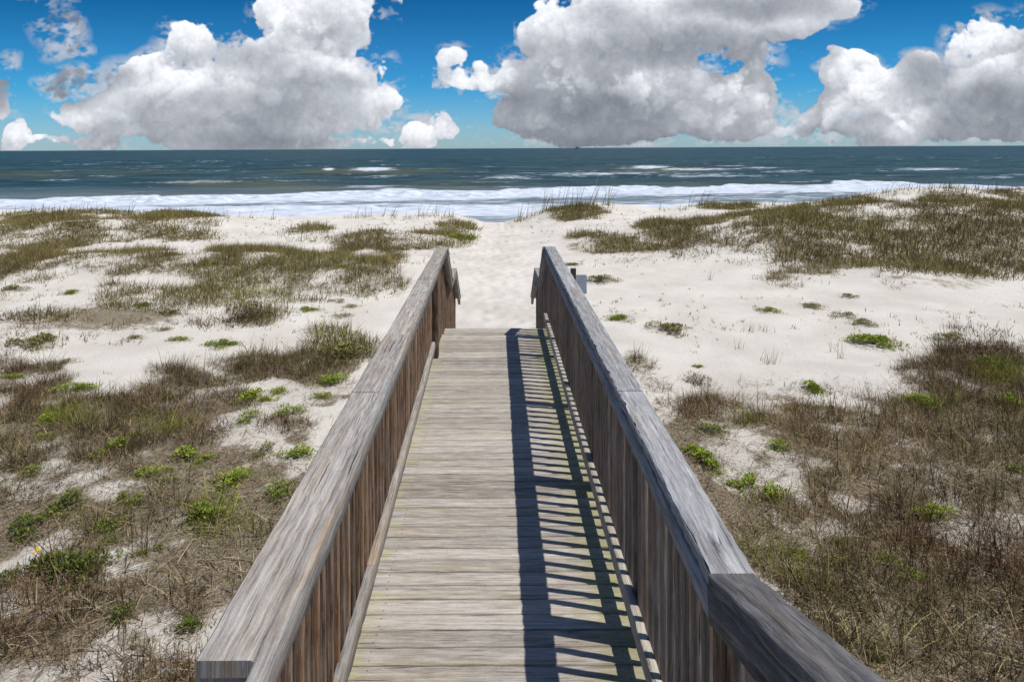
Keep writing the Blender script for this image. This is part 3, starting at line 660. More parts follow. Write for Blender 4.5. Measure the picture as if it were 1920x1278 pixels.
at2 = m.n('ShaderNodeAttribute'); at2.attribute_name = 'silt'; si = at2.outputs['Fac']
spx = m.n('ShaderNodeSeparateXYZ'); m.l(P, spx.inputs[0])
w1 = m.noise(m.scale(P, .045, .22), 1, 5, .6); w2 = m.noise(m.scale(P, .25, .9), 1, 5, .65); w4 = m.noise(m.scale(P, .09, .5), 1, 4, .7); w3 = m.noise(m.scale(P, .012, .05), 1, 4)
deep = m.mix(m.rng(w1, .38, .62), (.009, .034, .050), (.032, .084, .104))
deep = m.mix(m.rng(w3, .45, .65, 0, .5), deep, (.045, .085, .075))
deep = m.mix(m.math('MULTIPLY', si, m.rng(w1, .35, .6, .35, 1)), deep, (.135, .130, .050))
deep = m.mix(m.rng(w4, .5, .68, 0, .6), deep, (.075, .13, .13))
deep = m.mix(m.rng(w4, .46, .34, 0, .6), deep, (.008, .024, .032))
shal = m.rng(spx.outputs[1], 62, 118, 1, 0)
deep = m.mix(m.math('MULTIPLY', shal, .75), deep, (.26, .32, .36))
f1 = m.noise(m.scale(P, .16, .55), 1, 6, .68, .6); f2 = m.noise(m.scale(P, .5, 1.6), 1, 5, .65)
ft = m.math('ADD', m.math('MULTIPLY', f1, .65), m.math('MULTIPLY', f2, .35))
fm = m.rng(m.math('ADD', fo, m.math('MULTIPLY', m.math('SUBTRACT', ft, .5), 2.6)), .36, .80)
fm = m.math('MULTIPLY', fm, m.rng(fo, .03, .16))
fcol = m.mix(m.rng(f2, .4, .62), (.50, .57, .67), (.78, .81, .85))
m.base(m.mix(fm, deep, fcol))
m.l(m.rng(fm, 0, 1, .5, .9), m.p.inputs['Roughness']); m.l(m.rng(fm, 0, 1, .13, .1), m.p.inputs['Specular IOR Level'])
m.bump(m.math('ADD', m.math('MULTIPLY', w2, 1.0), m.math('MULTIPLY', f2, .6)), .9, .5)
V = np.stack([SX, SY, ZS], -1).reshape(-1, 3)
me = np_mesh('sea', V, grid_quads(*SX.shape), m.m, smooth=True, fattr={'foam': foam, 'silt': silt})
tag(link('sea', me), 'dark teal sea with white surf breaking along the beach', 'sea', kind='structure')

# ------------------------------------------------------------------ plants
m = M('foliage', .75, .15); a = m.n('ShaderNodeAttribute'); a.attribute_name = 'col'; m.base(a.outputs['Color'])
m.p.inputs['Subsurface Weight'].default_value = 0
tr = m.n('ShaderNodeBsdfTranslucent'); m.l(a.outputs['Color'], tr.inputs['Color'])
ms = m.n('ShaderNodeMixShader'); ms.inputs[0].default_value = .14; m.l(m.p.outputs[0], ms.inputs[1]); m.l(tr.outputs[0], ms.inputs[2])
m.l(ms.outputs[0], m.t.nodes['Material Output'].inputs[0]); FOL = m.m
def blades(P, az, lean, ln, wd, col, curl=.5, seg=3, tipw=.15, colt=None, rs=rng):
    """grass blades: P base, az heading, lean 0 upright..1.5 flat; returns V,Q,C"""
    n = len(P); t = np.linspace(0, 1, seg+1)
    V = np.empty((n, seg+1, 2, 3), np.float32)
    hx, hy = np.cos(az), np.sin(az); pos = P.copy().astype(np.float64); fa = rs.rand(n)*6.283
    sx_, sy_ = np.cos(fa), np.sin(fa)
    for j in range(seg+1):
        if j:
            th_ = lean+curl*t[j]*lean*1.4
            st = ln/seg
            pos = pos+np.stack([hx*np.sin(th_)*st, hy*np.sin(th_)*st, np.cos(th_)*st], -1)
        w_ = wd*(1-(1-tipw)*t[j]**1.3)/2
        o = np.stack([sx_*w_, sy_*w_, 0*w_], -1)
        V[:, j, 0] = pos-o; V[:, j, 1] = pos+o
    b0 = np.arange(n)[:, None]*(2*(seg+1))+np.arange(seg)[None, :]*2
    Q = np.stack([b0, b0+1, b0+3, b0+2], -1).reshape(-1, 4)
    C = np.repeat(col[:, None, :], 2*(seg+1), 1).reshape(n, seg+1, 2, 3)
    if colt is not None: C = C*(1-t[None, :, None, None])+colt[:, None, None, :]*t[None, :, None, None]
    return V.reshape(-1, 3), Q, C.reshape(-1, 3)
def merge(parts):
    V, Q, C = [], [], []; o = 0
    for v_, q_, c_ in parts: V.append(v_); Q.append(q_+o); C.append(c_); o += len(v_)
    return np.concatenate(V), np.concatenate(Q), np.concatenate(C)
PAL = {0: [(.58, .47, .28), (.36, .27, .14), (.27, .20, .10), (.10, .070, .038), (.26, .25, .075)],
       1: [(.22, .16, .085), (.11, .078, .044), (.44, .35, .21), (.055, .040, .025), (.19, .165, .058)],
       2: [(.24, .22, .058), (.155, .15, .038), (.38, .32, .15), (.13, .092, .050), (.075, .078, .022)],
       3: [(.30, .33, .05), (.20, .25, .04), (.30, .30, .08), (.10, .14, .022), (.37, .36, .10)]}
PALA = np.array([PAL[k] for k in range(4)])
def colours(k, n, rs):
    c = PALA[k, rs.randint(0, 5, n)]; return c*rs.uniform(.65, 1.3, (n, 1))
def grass_field(name, label, x0, x1, y0, y1, per_m2, nb, ln, wd, lean, seg, seed, cond=None, cat='grass', thr=.1, curl=.5, wave=0, power=1.0):
    rs = np.random.RandomState(seed)
    n = int((x1-x0)*(y1-y0)*per_m2)
    X = rs.uniform(x0, x1, n); Y = rs.uniform(y0, y1, n); Z = H(X, Y)
    px_, py_ = to_px(X, np.maximum(Y, 1), Z)
    k = (px_ > -260) & (px_ < 2180) & (py_ < 1500)
    X, Y, Z = X[k], Y[k], Z[k]
    D, K = veg(X, Y, Z)
    k = (rs.rand(len(X)) < D**power) & (D > thr)
    if cond is not None: k &= cond(X, Y)
    X, Y, Z, D, K = X[k], Y[k], Z[k], D[k], K[k]
    n = len(X)
    if not n: return
    kt = np.where(K.max(-1) > .05, K.argmax(-1), 1)
    flip = rs.rand(n) < .18; kt = np.where(flip & (kt != 3), rs.randint(0, 3, n), kt)
    kt = np.where((Y > 14) & (kt == 1) & (rs.rand(n) < .55), 2, kt)
    size = (.6+.8*rs.rand(n))*(.55+.6*D)
    rep = np.repeat(np.arange(n), nb); N_ = len(rep)
    spread = .06*size[rep]*wd/.005
    a = rs.rand(N_)*6.283; r_ = np.sqrt(rs.rand(N_))*spread
    P_ = np.stack([X[rep]+np.cos(a)*r_, Y[rep]+np.sin(a)*r_, Z[rep]-.02], -1)
    ang = a+rs.normal(0, .8, N_)
    le = np.abs(rs.normal(lean, lean*.6, N_)); le = np.clip(le, .03, 1.25)
    wnd = .18; 
    L_ = ln*size[rep]*rs.uniform(.45, 1.15, N_)
    c = colours(kt[rep], N_, rs)*(.62+.42*rs.rand(n)+.5*(fbm(X*2.6, Y*2.6, 3, 88)-.4))[rep][:, None]
    dr = fbm(X*.45, Y*.45, 3, 55)[rep][:, None]; c = c*np.where(dr > .5, 1+(dr-.5)*np.array([[1.2, 1.6, .4]]), 1+(dr-.5)*np.array([[.9, 1.5, 1.5]]))
    fy = np.clip((Y[rep]-12)/5, 0, .62)[:, None]; c = c*(1-fy)+np.array([[.255, .215, .088]])*(.85+.3*rs.rand(n))[rep][:, None]*fy
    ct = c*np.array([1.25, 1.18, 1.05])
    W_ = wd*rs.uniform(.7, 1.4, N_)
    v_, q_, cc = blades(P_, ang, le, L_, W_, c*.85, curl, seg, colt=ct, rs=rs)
    me = np_mesh(name, v_, q_, FOL, col=cc)
    return tag(link(name, me), label, cat, kind='stuff')
tall = lambda X, Y: (X > 4.0) & (Y > 7)
G = 1.0
near = lambda X, Y: Y < 11.4
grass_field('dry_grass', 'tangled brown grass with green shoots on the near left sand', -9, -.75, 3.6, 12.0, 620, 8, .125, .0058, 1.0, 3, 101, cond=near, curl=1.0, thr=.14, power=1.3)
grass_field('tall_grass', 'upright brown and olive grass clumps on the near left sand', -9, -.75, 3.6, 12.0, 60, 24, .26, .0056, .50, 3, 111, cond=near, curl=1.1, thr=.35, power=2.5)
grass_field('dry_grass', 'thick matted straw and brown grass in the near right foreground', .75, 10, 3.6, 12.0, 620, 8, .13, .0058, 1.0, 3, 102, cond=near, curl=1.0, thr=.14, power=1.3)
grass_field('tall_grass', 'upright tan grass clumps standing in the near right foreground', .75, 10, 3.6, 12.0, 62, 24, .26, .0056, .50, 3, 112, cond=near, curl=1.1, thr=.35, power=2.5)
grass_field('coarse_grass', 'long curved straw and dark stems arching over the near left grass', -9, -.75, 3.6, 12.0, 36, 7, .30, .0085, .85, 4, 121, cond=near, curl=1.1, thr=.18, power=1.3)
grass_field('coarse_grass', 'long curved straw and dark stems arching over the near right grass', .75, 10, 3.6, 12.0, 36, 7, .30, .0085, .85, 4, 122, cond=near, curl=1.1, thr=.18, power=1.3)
grass_field('scrub', 'olive and russet scrub across the low dune left of the path', -17.5, -1.0, 11.2, 23.5, 110, 13, .24, .013, .75, 2, 103, curl=.8, power=1.4)
grass_field('scrub', 'sparse scrub on the white flat right of the path', 1.0, 9.5, 11.2, 18.0, 90, 12, .22, .011, .7, 2, 104, curl=.8)
grass_field('dune_grass', 'dark olive grass blanketing the wide mound at right', 3.0, 31, 16.0, 34.8, 62, 13, .25, .020, .72, 2, 105, cond=lambda X, Y: (Y > 18) | (X > 9.5), curl=.9, power=1.15)
grass_field('dune_grass', 'brown and green grass along the left foredune by the surf', -31, -.9, 23.5, 36.5, 46, 13, .24, .022, .70, 2, 106, curl=.9, power=1.15)
# standing dead stems on the white flat and among the near grass
def litter(name, label, x0, x1, y0, y1, per, seed, ln=(.04, .14), wd=.0042, base=.0):
    rs = np.random.RandomState(seed); n = int((x1-x0)*(y1-y0)*per)
    X = rs.uniform(x0, x1, n); Y = rs.uniform(y0, y1, n); Z = H(X, Y)
    px_, py_ = to_px(X, np.maximum(Y, 1), Z); D, K = veg(X, Y, Z)
    nl = sst(10.8, 8.2, Y)*(.10+.9*sst(.36, .58, fbm(X*1.3, Y*1.3, 5, 77)))*sst(690, 770, py_)
    gp = np.exp(-(((px_-150)/190)**2+((py_-600)/30)**2)**1.2)*.9+np.exp(-(((px_-1180)/45)**2+((py_-494)/10)**2))
    D = np.maximum(D*1.1, np.maximum(nl, gp))+base
    k = (rs.rand(n) < D) & (np.abs(X) > .8) & (px_ > -200) & (px_ < 2120) & (py_ < 1450); X, Y, Z = X[k], Y[k], Z[k]; n = len(X)
    c = np.array([(.17, .125, .075), (.32, .25, .15), (.46, .375, .25), (.10, .072, .045), (.25, .19, .12)])[rs.randint(0, 5, n)]*rs.uniform(.7, 1.25, (n, 1))
    v_, q_, cc = blades(np.stack([X, Y, Z+.004+.03*rs.rand(n)], -1), rs.rand(n)*6.283, rs.uniform(1.15, 1.6, n), rs.uniform(*ln, n), wd*rs.uniform(.6, 1.8, n), c, .15, 3, .3, rs=rs)
    return tag(link(name, np_mesh(name, v_, q_, FOL, col=cc)), label, 'plant litter', kind='stuff')
litter('dead_grass', 'grey brown dead stems and leaf litter lying on the left sand', -9, -.8, 3.6, 11.5, 1300, 201)
litter('dead_grass', 'pale straw litter lying on the right sand', .8, 10, 3.6, 11.5, 1300, 202)
litter('fallen_stems', 'long fallen stems criss-crossing the left litter', -9, -.8, 3.6, 11.5, 170, 211, (.12, .34), .0065)
litter('fallen_stems', 'long fallen stems criss-crossing the right litter', .8, 10, 3.6, 11.5, 170, 212, (.12, .34), .0065)
litter('dead_grass', 'grey dead runners scattered over the left middle ground', -16, -1, 11.5, 24, 60, 203, (.08, .25), .011, .02)
litter('dead_grass', 'small dark debris specks on the white flat at right', 1, 14, 9, 20, 42, 204, (.03, .09), .010, .05)

def sprigs(label, x0, x1, y0, y1, per, seed, ex=1.3):
    """tiny sparse sprouts and stubble in loose drifts on the open sand"""
    rs = np.random.RandomState(seed); n = int((x1-x0)*(y1-y0)*per)
    X = rs.uniform(x0, x1, n); Y = rs.uniform(y0, y1, n); Z = H(X, Y); px_, py_ = to_px(X, Y, Z)
    k = (rs.rand(n) < sst(.46, .62, fbm(X*.55+3, Y*.4, 4, seed))*.9+.06) & (np.abs(X) > ex) & (px_ > -60) & (px_ < 1980); X, Y, Z = X[k], Y[k], Z[k]; n = len(X)
    nb = 7; rep = np.repeat(np.arange(n), nb); m_ = len(rep); sz = rs.uniform(.5, 1.5, n)[rep]
    pal = np.array([(.20, .19, .075), (.26, .21, .12), (.13, .12, .055), (.30, .25, .15), (.16, .20, .05)])
    c = pal[rs.randint(0, 5, n)][rep]*rs.uniform(.7, 1.2, (m_, 1))
    P_ = np.stack([X[rep]+rs.normal(0, .028, m_)*sz, Y[rep]+rs.normal(0, .028, m_)*sz, Z[rep]-.01], -1)
    v_, q_, cc = blades(P_, rs.rand(m_)*6.283, np.abs(rs.normal(.65, .35, m_)), .085*sz*rs.uniform(.5, 1.2, m_), (.0042+.0006*Y[rep])*rs.uniform(.7, 1.3, m_), c, .8, 2, .3, rs=rs)
    tag(link('sprouts', np_mesh('sprouts', v_, q_, FOL, col=cc)), label, 'sprouts', kind='stuff')
sprigs('tiny sparse sprouts dotted over the open sand right of the path', 1.0, 16, 7.5, 22, 11, 501)
sprigs('tiny sparse sprouts dotted over the open sand left of the path', -18, -1.0, 7.5, 26, 9, 502)
sprigs('sparse young shoots on the pale foredune by the beach', -26, 26, 24, 34.5, 4, 503, 1.6)
def leaf_plant(n, rx, ry, rz, leaf, pal, seed, stems=60, upright=.4):
    """low leafy shrub: many small pointed leaves on short stems through a domed volume"""
    rs = np.random.RandomState(seed)
    # lobes make the outline uneven
    nl = rs.randint(4, 8); la = rs.rand(nl)*6.283; lr = rs.uniform(.25, .85, nl); ls = rs.uniform(.30, .55, nl)
    lc = np.stack([np.cos(la)*lr, np.sin(la)*lr, rs.uniform(0, .35, nl)], -1); lc[0] = (0, 0, .3)
    i = rs.randint(0, nl, n); d = rs.normal(size=(n, 3)); d /= np.linalg.norm(d, axis=1)[:, None]; d[:, 2] = np.abs(d[:, 2])
    r_ = rs.uniform(.45, 1.0, n)**.6; p = lc[i]+d*(ls[i]*r_)[:, None]
    p[:, 2] = np.maximum(p[:, 2], .02)
    run = rs.rand(n) < .20; ra = la[rs.randint(0, nl, n)]+rs.normal(0, .22, n); rq = rs.uniform(.6, 1.55, n)
    p[run] = np.stack([np.cos(ra)*rq, np.sin(ra)*rq, rs.uniform(.02, .18, n)], -1)[run]
    p = p*np.array([rx, ry, rz])
    az = np.arctan2(d[:, 1], d[:, 0])+rs.normal(0, .7, n); le = np.clip(rs.normal(upright+.5, .4, n), .1, 1.5)
    c = np.array(pal)[rs.randint(0, len(pal), n)]*rs.uniform(.7, 1.25, (n, 1))
    s_ = leaf*rs.uniform(.6, 1.3, n)
    t = np.array([0, .45, 1.]); wv_ = np.array([.25, 1, .08])
    h = np.stack([np.cos(az)*np.sin(le), np.sin(az)*np.sin(le), np.cos(le)], -1)
    sd = np.stack([-np.sin(az), np.cos(az), rs.normal(0, .3, n)], -1)
    V = np.empty((n, 3, 2, 3)); 
    for j in range(3):
        q = p+h*(s_*t[j])[:, None]; q[:, 2] -= s_*.15*t[j]**2
        o = sd*(s_*.36*wv_[j]/2)[:, None]; V[:, j, 0] = q-o; V[:, j, 1] = q+o
    b0 = np.arange(n)[:, None]*6+np.arange(2)[None, :]*2
    Q = np.stack([b0, b0+1, b0+3, b0+2], -1).reshape(-1, 4)
    C = np.repeat(c, 6, 0)
    # stems from the crown
    ps = p[rs.randint(0, n, stems)]; a = np.arctan2(ps[:, 1], ps[:, 0]); rr = np.hypot(ps[:, 0], ps[:, 1])
    sv = blades(np.zeros((stems, 3))+rs.normal(0, .02, (stems, 3))*np.array([1, 1, 0]), a, np.arctan2(rr, ps[:, 2]), np.hypot(rr, ps[:, 2]), np.full(stems, leaf*.12), np.tile(np.array([[.15, .10, .06]]), (stems, 1)), 0, 2, .6, rs=rs)
    ns = int(n*.22); a = rs.rand(ns)*6.283; q = np.sqrt(rs.uniform(.2, 1.35, ns))
    sk = blades(np.stack([np.cos(a)*q*rx, np.sin(a)*q*ry, rs.uniform(.0, .06, ns)], -1), rs.rand(ns)*6.283, rs.uniform(.7, 1.5, ns), rs.uniform(.05, .14, ns)*(leaf/.035), np.full(ns, leaf*.14),
                np.array([(.20, .14, .09), (.34, .26, .18), (.11, .075, .05), (.24, .22, .09)])[rs.randint(0, 4, ns)], .5, 2, .3, rs=rs)
    return merge([(V.reshape(-1, 3), Q, C), sv, sk])
PG = {'bright': [(.27, .36, .030), (.36, .43, .045), (.20, .29, .025), (.42, .45, .08), (.13, .19, .02)],
      'green': [(.19, .26, .030), (.26, .32, .045), (.13, .19, .025), (.31, .34, .08), (.17, .15, .05)],
      'dark': [(.10, .155, .020), (.14, .20, .03), (.07, .11, .018), (.19, .23, .04), (.13, .11, .04)],
      'olive': [(.27, .26, .07), (.21, .22, .05), (.33, .31, .12), (.15, .14, .05), (.28, .21, .11)],
      'brown': [(.20, .14, .09), (.28, .21, .14), (.13, .09, .055), (.20, .18, .08), (.33, .26, .18)]}
def px_ground(x, y):
    lx, ly = droll(x, y); Yv = EYE-GZ; Yv = (EYE-GZ)*F/(ly-VY)
    for _ in range(12): Yv = .5*Yv+.5*(EYE-float(H(np.array([(lx-VX)/F*Yv]), np.array([Yv]))[0]))*F/(ly-VY)
    return (lx-VX)/F*Yv, Yv
protos = {}
PLN = 0
def plant(x, y, wpx, kind, label, hf=.55, flower=False, name='shrub', group='low green shrubs scattered over the dune sand'):
    """x,y: photo pixel of the plant's middle, wpx its width in photo pixels -> real plant at its place"""
    global PLN
    PLN += 1
    X, Y = px_ground(x, y+wpx*.10); z = float(H(np.array([X]), np.array([Y]))[0])
    R_ = wpx/F*Y/2
    fr = min(1, max(0, (Y-8)/4))
    if name == 'shrub' and fr > 0: hf = hf*(1-.35*fr); kind = {'green': 'olive' if fr > .6 and PLN % 3 else 'bright', 'dark': 'green'}.get(kind, kind)
    leaf = np.clip(R_*(.19-.06*fr), .026, .07); n = int(np.clip(R_*4200, 220, 1700)*(.6 if kind in ('olive', 'brown') else 1)); R_ *= 1.26-.22*fr
    v_, q_, c_ = leaf_plant(n, R_*.95, R_*.85, R_*hf*1.25, leaf, PG[kind], 1000+PLN, stems=int(40+n*.05), upright=.3)
    o = link(name, np_mesh(name, v_, q_, FOL, col=c_)); o.location = (X, Y, z-.01)
    tag(o, label, 'shrub', group)
    if flower:
        rs = np.random.RandomState(3); pts = []
        for k in range(1):
            base = np.array([-R_*.72, -R_*.05, R_*hf*1.05])
            m_ = 8; az = np.arange(m_)/m_*6.283
            pts.append(blades(np.tile(base, (m_, 1)), az, np.full(m_, 1.2), np.full(m_, .05), np.full(m_, .03), np.tile([[.75, .50, .02]], (m_, 1)), 0, 1, .7, rs=rs))
        fv = merge(pts); link('flower', np_mesh('flower', fv[0], fv[1], FOL, col=fv[2]), o)
    return o
PL = open_list = [
 (632,714,56,'bright','brightest green shrub right against the left railing beside the bushy grass'),
 (600,742,34,'green','small green shrub just below the brightest one by the left railing'),
 (470,745,62,'bright','wide flat light green shrub left of the railing, in front of brown grass'),
 (525,733,40,'green','small green shrub between the wide flat one and the left railing'),
 (541,772,48,'bright','round light green shrub beside bare litter near the left railing'),
 (460,782,46,'green','round olive green shrub left of the light green one near the left railing'),
 (550,852,56,'bright','tall bright green shrub touching the left railing halfway down the photo'),
 (500,842,50,'olive','loose yellow green shrub joined to the left of the tall bright one'),
 (348,848,54,'bright','yellow green shrub with bare twigs below it, left middle foreground'),
 (385,860,36,'bright','small yellow green shrub at the right end of a twiggy clump'),
 (436,897,62,'bright','compact vivid green shrub on bare sand, left of the railing'),
 (512,922,60,'green','green shrub hard by the left handrail above pale tufts'),
 (376,957,84,'green','wide leafy green shrub on sand in the middle of the left foreground'),
 (284,884,48,'bright','light green shrub on a sandy rise left of the twiggy clump'),
 (318,898,24,'green','tiny shrub to the right of the light green one on the sandy rise'),
 (222,835,52,'bright','elongated yellow green shrub inside brown grass at the left'),
 (188,852,32,'bright','small yellow green shrub at the lower left end of the elongated one'),
 (250,818,34,'green','small green shrub at the upper right end of the elongated one'),
 (132,933,62,'dark','dark green shrub left of the middle of the left foreground'),
 (108,960,44,'green','olive patch of shrub under the dark green one at left'),
 (228,932,34,'green','small shrub with dry twigs between two larger shrubs at left'),
 (258,934,36,'green','yellowish shrub to the right of the small twiggy one'),
 (205,984,56,'green','broad green shrub above the largest dark shrub at left'),
 (208,1012,26,'green','little green sprout just above the right end of the largest dark shrub'),
 (266,1034,22,'green','upright green sprout on the litter right of the largest dark shrub'),
 (300,1026,18,'green','thin green sprout farther right of the largest dark shrub'),
 (32,992,70,'dark','dark shrub cut by the left edge of the photo above the largest one'),
 (122,1056,104,'dark','largest dark green shrub with a small yellow flower at the left'),
 (150,1093,54,'olive','yellowish low shrub directly below the largest dark one'),
 (12,1080,44,'dark','dark green shrub cut by the left edge beside the largest one'),
 (240,1138,56,'dark','dark rounded shrub low in the left foreground'),
 (355,1175,50,'dark','dark shrub close to the near end of the left handrail'),
 (58,640,84,'olive','long olive shrub on the pale sand at the left edge'),
 (122,676,44,'green','lone flat green shrub on bare sand at the left'),
 (134,727,56,'green','flat green shrub at the margin of brown grass, left side'),
 (335,634,36,'bright','small light green shrub, right one of a pair on the left sand'),
 (303,616,34,'green','small green shrub, left one of a pair on the left sand'),
 (419,639,54,'bright','light green shrub with long shoots alone on the left sand flat'),
 (256,630,32,'olive','pale greyish shrub left of the pair on the left sand'),
 (111,592,34,'olive','upright pale green shrub on grey litter at far left'),
 (308,746,28,'bright','little vivid shrub at the foot of a brown tussock, left side'),
 (88,786,52,'green','green shrub half hidden in brown grass at the left'),
 (80,822,38,'green','small green shrub below the half hidden one at the left'),
 (56,884,48,'green','green shrub in matted grass near the left edge'),
 (26,705,40,'green','green shrub at the left edge beside the brown grass'),
 (272,570,46,'dark','darkest shrub in the scrub on the low left dune'),
 (320,582,50,'olive','olive shrub at the right foot of the low left dune'),
 (132,545,36,'green','small dark green shrub alone on sand beyond the grey litter'),
 (30,539,46,'green','dark green shrub at the left edge beyond the grey litter'),
 (630,562,30,'green','small green shrub below the russet scrub left of the newel'),
 (581,578,40,'green','pale green shrub on sand left of the walkway end'),
 (640,590,34,'olive','faint thin shrub nearest the left handrail on the sand'),
 (657,572,30,'olive','thin olive shrub between two others near the left handrail'),
 (405,492,24,'bright','bright green shrub poking out of the left dune scrub'),
 (640,498,26,'bright','yellow green shrub on top of the russet scrub'),
 (865,442,50,'bright','yellow green shrub at the left gatepost side of the beach path'),
 (1164,594,50,'bright','light green rosette on the sand right of the railing'),
 (1249,612,74,'green','dense dark centred shrub alone on the white flat at right'),
 (1126,521,56,'olive','olive shrub behind the small white sign'),
 (1077,494,34,'olive','small olive shrub beyond the top of the right handrail'),
 (1441,580,40,'bright','small spreading green shrub in the middle of the white flat'),
 (1530,570,46,'olive','olive shrub at the lower left of the mound grass'),
 (1592,552,36,'olive','small yellowish shrub right of the mound toe'),
 (1586,588,44,'green','upper left shrub of a trailing row on the right flat'),
 (1622,602,52,'green','lower shrub of the trailing row on the right flat'),
 (1640,638,76,'green','wide flat shrub below the trailing row on the right flat'),
 (1782,630,60,'green','low green shrub before the pale tufts at the far right flat'),
 (1310,686,16,'bright','tiniest bright sprout on the right sand above a brown tuft'),
 (1519,721,54,'bright','vivid domed shrub standing alone between flat and grass at right'),
 (1896,752,54,'bright','vivid green shrub at the right edge among dark grass'),
 (1730,752,58,'green','green shrub within the dark grass at right'),
 (1321,858,72,'bright','vivid green shrub beside the right handrail'),
 (1338,806,46,'green','green shrub in tan grass above the vivid one by the handrail'),
 (1462,829,46,'bright','small light green shrub at the top of the bare patch at right'),
 (1404,906,60,'bright','upper left half of the long vivid shrub below the bare patch'),
 (1462,930,62,'bright','lower right half of the long vivid shrub below the bare patch'),
 (1757,962,66,'bright','vivid shrub alone on litter in the right foreground'),
 (1662,1050,50,'green','green shrub in the middle of the right foreground grass'),
 (1706,1076,48,'green','green shrub just right and below another in the right foreground'),
 (1565,1052,46,'green','soft green shrub near the bend of the right handrail'),
 (1508,1086,52,'olive','yellow green shrub nearest the bend of the right handrail'),
 (1500,1040,36,'green','small shrub above the one nearest the handrail bend'),
 (1570,1014,26,'green','small green sprout in tan grass right of the bend'),
 (1906,882,38,'green','green shrub cut by the right edge halfway down'),
 (1640,1218,40,'dark','dark shrub at the bottom beside the rising handrail'),
 (1860,680,60,'dark','dark green shrub at the crown of the tall right grass'),
]
for x, y, wp, kd, lb in PL: plant(x, y, wp, kd, lb, flower=(wp == 104))
# brown tussocks standing alone
TG = 'brown tussocks standing apart'
for x, y, wp, kd, lb in [
 (476,590,92,'brown','rounded dark brown bush at the foot of the low left dune'),
 (1311,712,46,'brown','brown tuft alone on the white sand right of the railing'),
 (650,650,104,'olive','large bushy olive tussock leaning on the left handrail')]:
    plant(x, y, wp, kd, lb, hf=.8 if kd == 'brown' else .46, name='tussock', group=TG)
def tuft(x, y, hpx, n, label, seed, lean=.25, pal=1, spread=.05, group='thin grass tufts on the open sand'):
    rs = np.random.RandomState(seed); X, Y = px_ground(x, y); z = float(H(np.array([X]), np.array([Y]))[0])
    hh_ = hpx/F*Y*1.05
    P_ = np.stack([rs.normal(0, spread, n), rs.normal(0, spread, n), np.full(n, -.01)], -1)
    c = colours(np.full(n, pal), n, rs)
    v_, q_, cc = blades(P_, rs.normal(.3, 1.2, n), np.abs(rs.normal(lean, .2, n)), hh_*rs.uniform(.5, 1.1, n), np.full(n, .0055*max(1, Y/9)), c, .5, 4, .2, rs=rs)
    o = link('grass_tuft', np_mesh('grass_tuft', v_, q_, FOL, col=cc)); o.location = (X, Y, z); tag(o, label, 'grass tuft', group)
for i, a in enumerate([(1445,682,30,26,'curved grey tuft on the white flat right of the middle'),(1402,622,20,18,'short brown tuft, left one of two on the right flat'),(1432,620,18,14,'short brown tuft, right one of two on the right flat'),
    (1195,680,46,30,'tall straw tuft against the right handrail'),(1577,672,38,8,'few thin stalks on the sand left of the tall right grass'),(1387,655,24,6,'single bent stem below the two short tufts'),
    (1508,790,66,10,'tall sparse stalks left of the near right grass'),(1610,790,90,12,'tallest sparse stalks in front of the near right grass'),(1328,525,22,8,'pair of thin blades on the white flat below the mound'),
    (1560,660,26,7,'faint stalks beside the few thin ones on the right sand'),(1645,520,40,14,'slanting twigs at the lower edge of the mound grass'),(105,650,34,14,'thin dark stems at the left edge of the pale sand'),(160,640,26,8,'two short dark stems on the pale left sand'),
    (222,790,56,16,'tall dry stalks in the left middle grass'),(275,1030,150,16,'tall bare stalks rising from the litter in the left foreground'),(350,905,70,9,'crossed bare twigs under the twiggy clump at left')]):
    tuft(*a, seed=300+i, spread=.03 if a[3] < 12 else .06)
# sea oats on the crests: thin stalks with drooping heads, too many to count
def oats(label, specs, seed):
    rs = np.random.RandomState(seed); parts = []
    for x0, x1, n, hpx, dens in specs:
        xx = rs.uniform(x0, x1, n); ly = np.interp(xx, cl[:, 0], cl[:, 1]); Yv = YC-rs.uniform(0, 2.2, n); X = (xx-VX)/F*Yv; Z = H(X, Yv)
        c = colours(np.full(n, 2), n, rs)*.9
        hgt = hpx/F*Yv*rs.uniform(.4, 1.25, n)
        parts.append(blades(np.stack([X, Yv, Z-.05], -1), rs.normal(.1, .5, n), np.abs(rs.normal(.16, .12, n)), hgt, np.full(n, .022), c, .8, 4, .55, rs=rs))
        m_ = n*5; i = rs.randint(0, n, m_); parts.append(blades(np.stack([X[i]+rs.normal(0, .12, m_), Yv[i]+rs.normal(0, .1, m_), Z[i]-.03], -1), rs.rand(m_)*6.28, np.abs(rs.normal(.45, .25, m_)), rs.uniform(.12, .4, m_), np.full(m_, .020), colours(np.full(m_, 2), m_, rs), .6, 2, .2, rs=rs))
    v_, q_, cc = merge(parts)
    tag(link('sea_oats', np_mesh('sea_oats', v_, q_, FOL, col=cc)), label, 'sea oats', kind='stuff')
oats('tall sea oats on the dune crest right of the beach path', [(965, 1060, 46, 40, 1), (1040, 1150, 60, 46, 1), (1290, 1340, 16, 30, 1), (1230, 1290, 10, 16, 1)], 401)
oats('thin sea oats along the left dune crest before the surf', [(20, 140, 30, 20, 1), (140, 280, 30, 26, 1), (280, 520, 26, 24, 1), (640, 850, 34, 22, 1), (780, 850, 16, 32, 1)], 402)
oats('sea oats fringing the high dune crest at far right', [(1440, 1560, 30, 14, 1), (1560, 1700, 50, 16, 1), (1700, 1920, 110, 18, 1), (1400, 1440, 8, 14, 1)], 403)

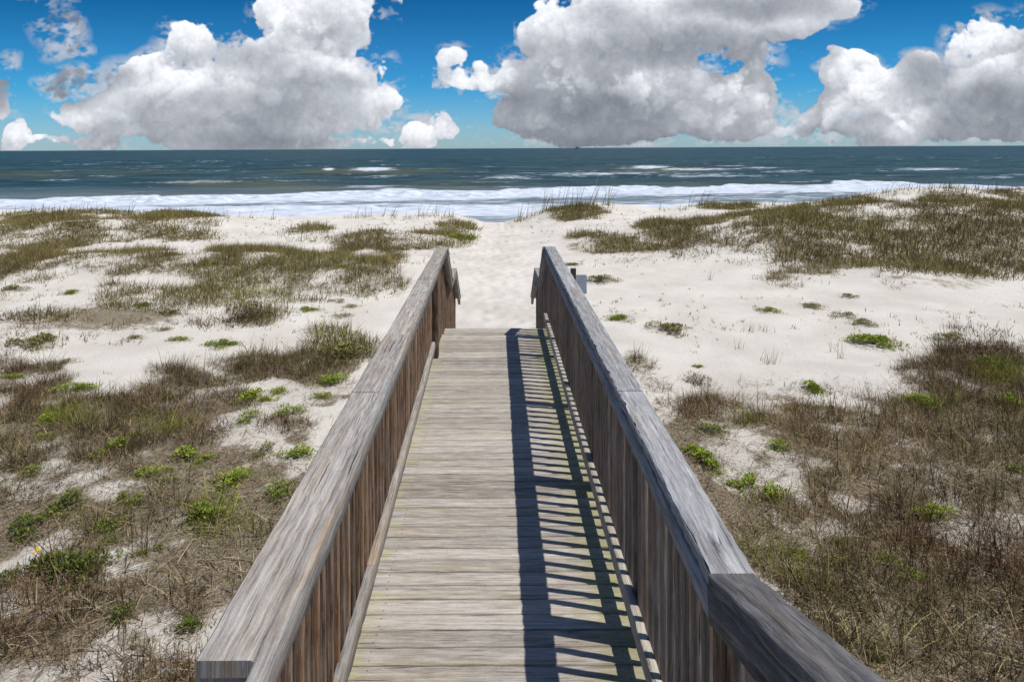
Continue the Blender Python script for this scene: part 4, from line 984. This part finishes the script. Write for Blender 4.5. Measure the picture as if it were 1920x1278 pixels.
# ------------------------------------------------------------------ sign post beyond the right rail
SP = empty('sign_post', (1.262, 10.4, float(H(np.array([1.262]), np.array([10.4]))[0]))); tag(SP, 'dark post with a small blank pale sign seen past the right handrail', 'sign')
zt = EYE-(504-VY)/F*10.4; zb = float(SP.location.z)
b = Boards(); b.add((0, 0, -.3), (0, 0, zt-zb), (1, 0, 0), .085, .085, bev=.006); b.build('post', simple('dark_post_wood', (.07, .058, .05), .85), SP)
WHITE = simple('pale_sign_paint', (.50, .56, .62), .45)
bm = bmesh.new(); bmesh.ops.create_cube(bm, size=1); bmesh.ops.scale(bm, vec=(.165, .02, .31), verts=bm.verts)
bmesh.ops.bevel(bm, geom=[e for e in bm.edges], offset=.006, segments=2, affect='EDGES')
me = bpy.data.meshes.new('sign_panel'); bm.to_mesh(me); bm.free(); me.materials.append(WHITE)
o = link('sign_panel', me, SP); o.location = (.130, -.03, zt-zb-.25)

# ------------------------------------------------------------------ ship on the horizon
HULL = simple('ship_hull_paint', (.03, .035, .045), .6)
YB = 5200.0; XB = (1081-VX)/F*YB
SH_ = empty('ship', (XB, YB, SEA)); tag(SH_, 'tiny dark fishing boat on the horizon right of centre', 'ship')
def boat_mesh(name, boxes):
    bm = bmesh.new()
    for cx, cy, cz, sx1, sy1, sz1, tp in boxes:
        r = bmesh.ops.create_cube(bm, size=1)['verts']
        for v_ in r:
            k = tp if v_.co.z < 0 else 1
            v_.co.x = v_.co.x*sx1*k+cx; v_.co.y = v_.co.y*sy1*k+cy; v_.co.z = v_.co.z*sz1+cz
    me = bpy.data.meshes.new(name); bm.to_mesh(me); bm.free(); me.materials.append(HULL); return me
link('hull', boat_mesh('hull', [(0, 0, 2, 36, 9, 6, .8), (15, 0, 6, 8, 8, 3, .7)]), SH_)
link('cabin', boat_mesh('cabin', [(4, 0, 9, 9, 6, 9, 1)]), SH_)
link('mast', boat_mesh('mast', [(4, 0, 19, 1.6, 1.6, 14, 1), (-6, 0, 12, 1.2, 1.2, 16, 1)]), SH_)
print('OBJECTS', len(bpy.data.objects))
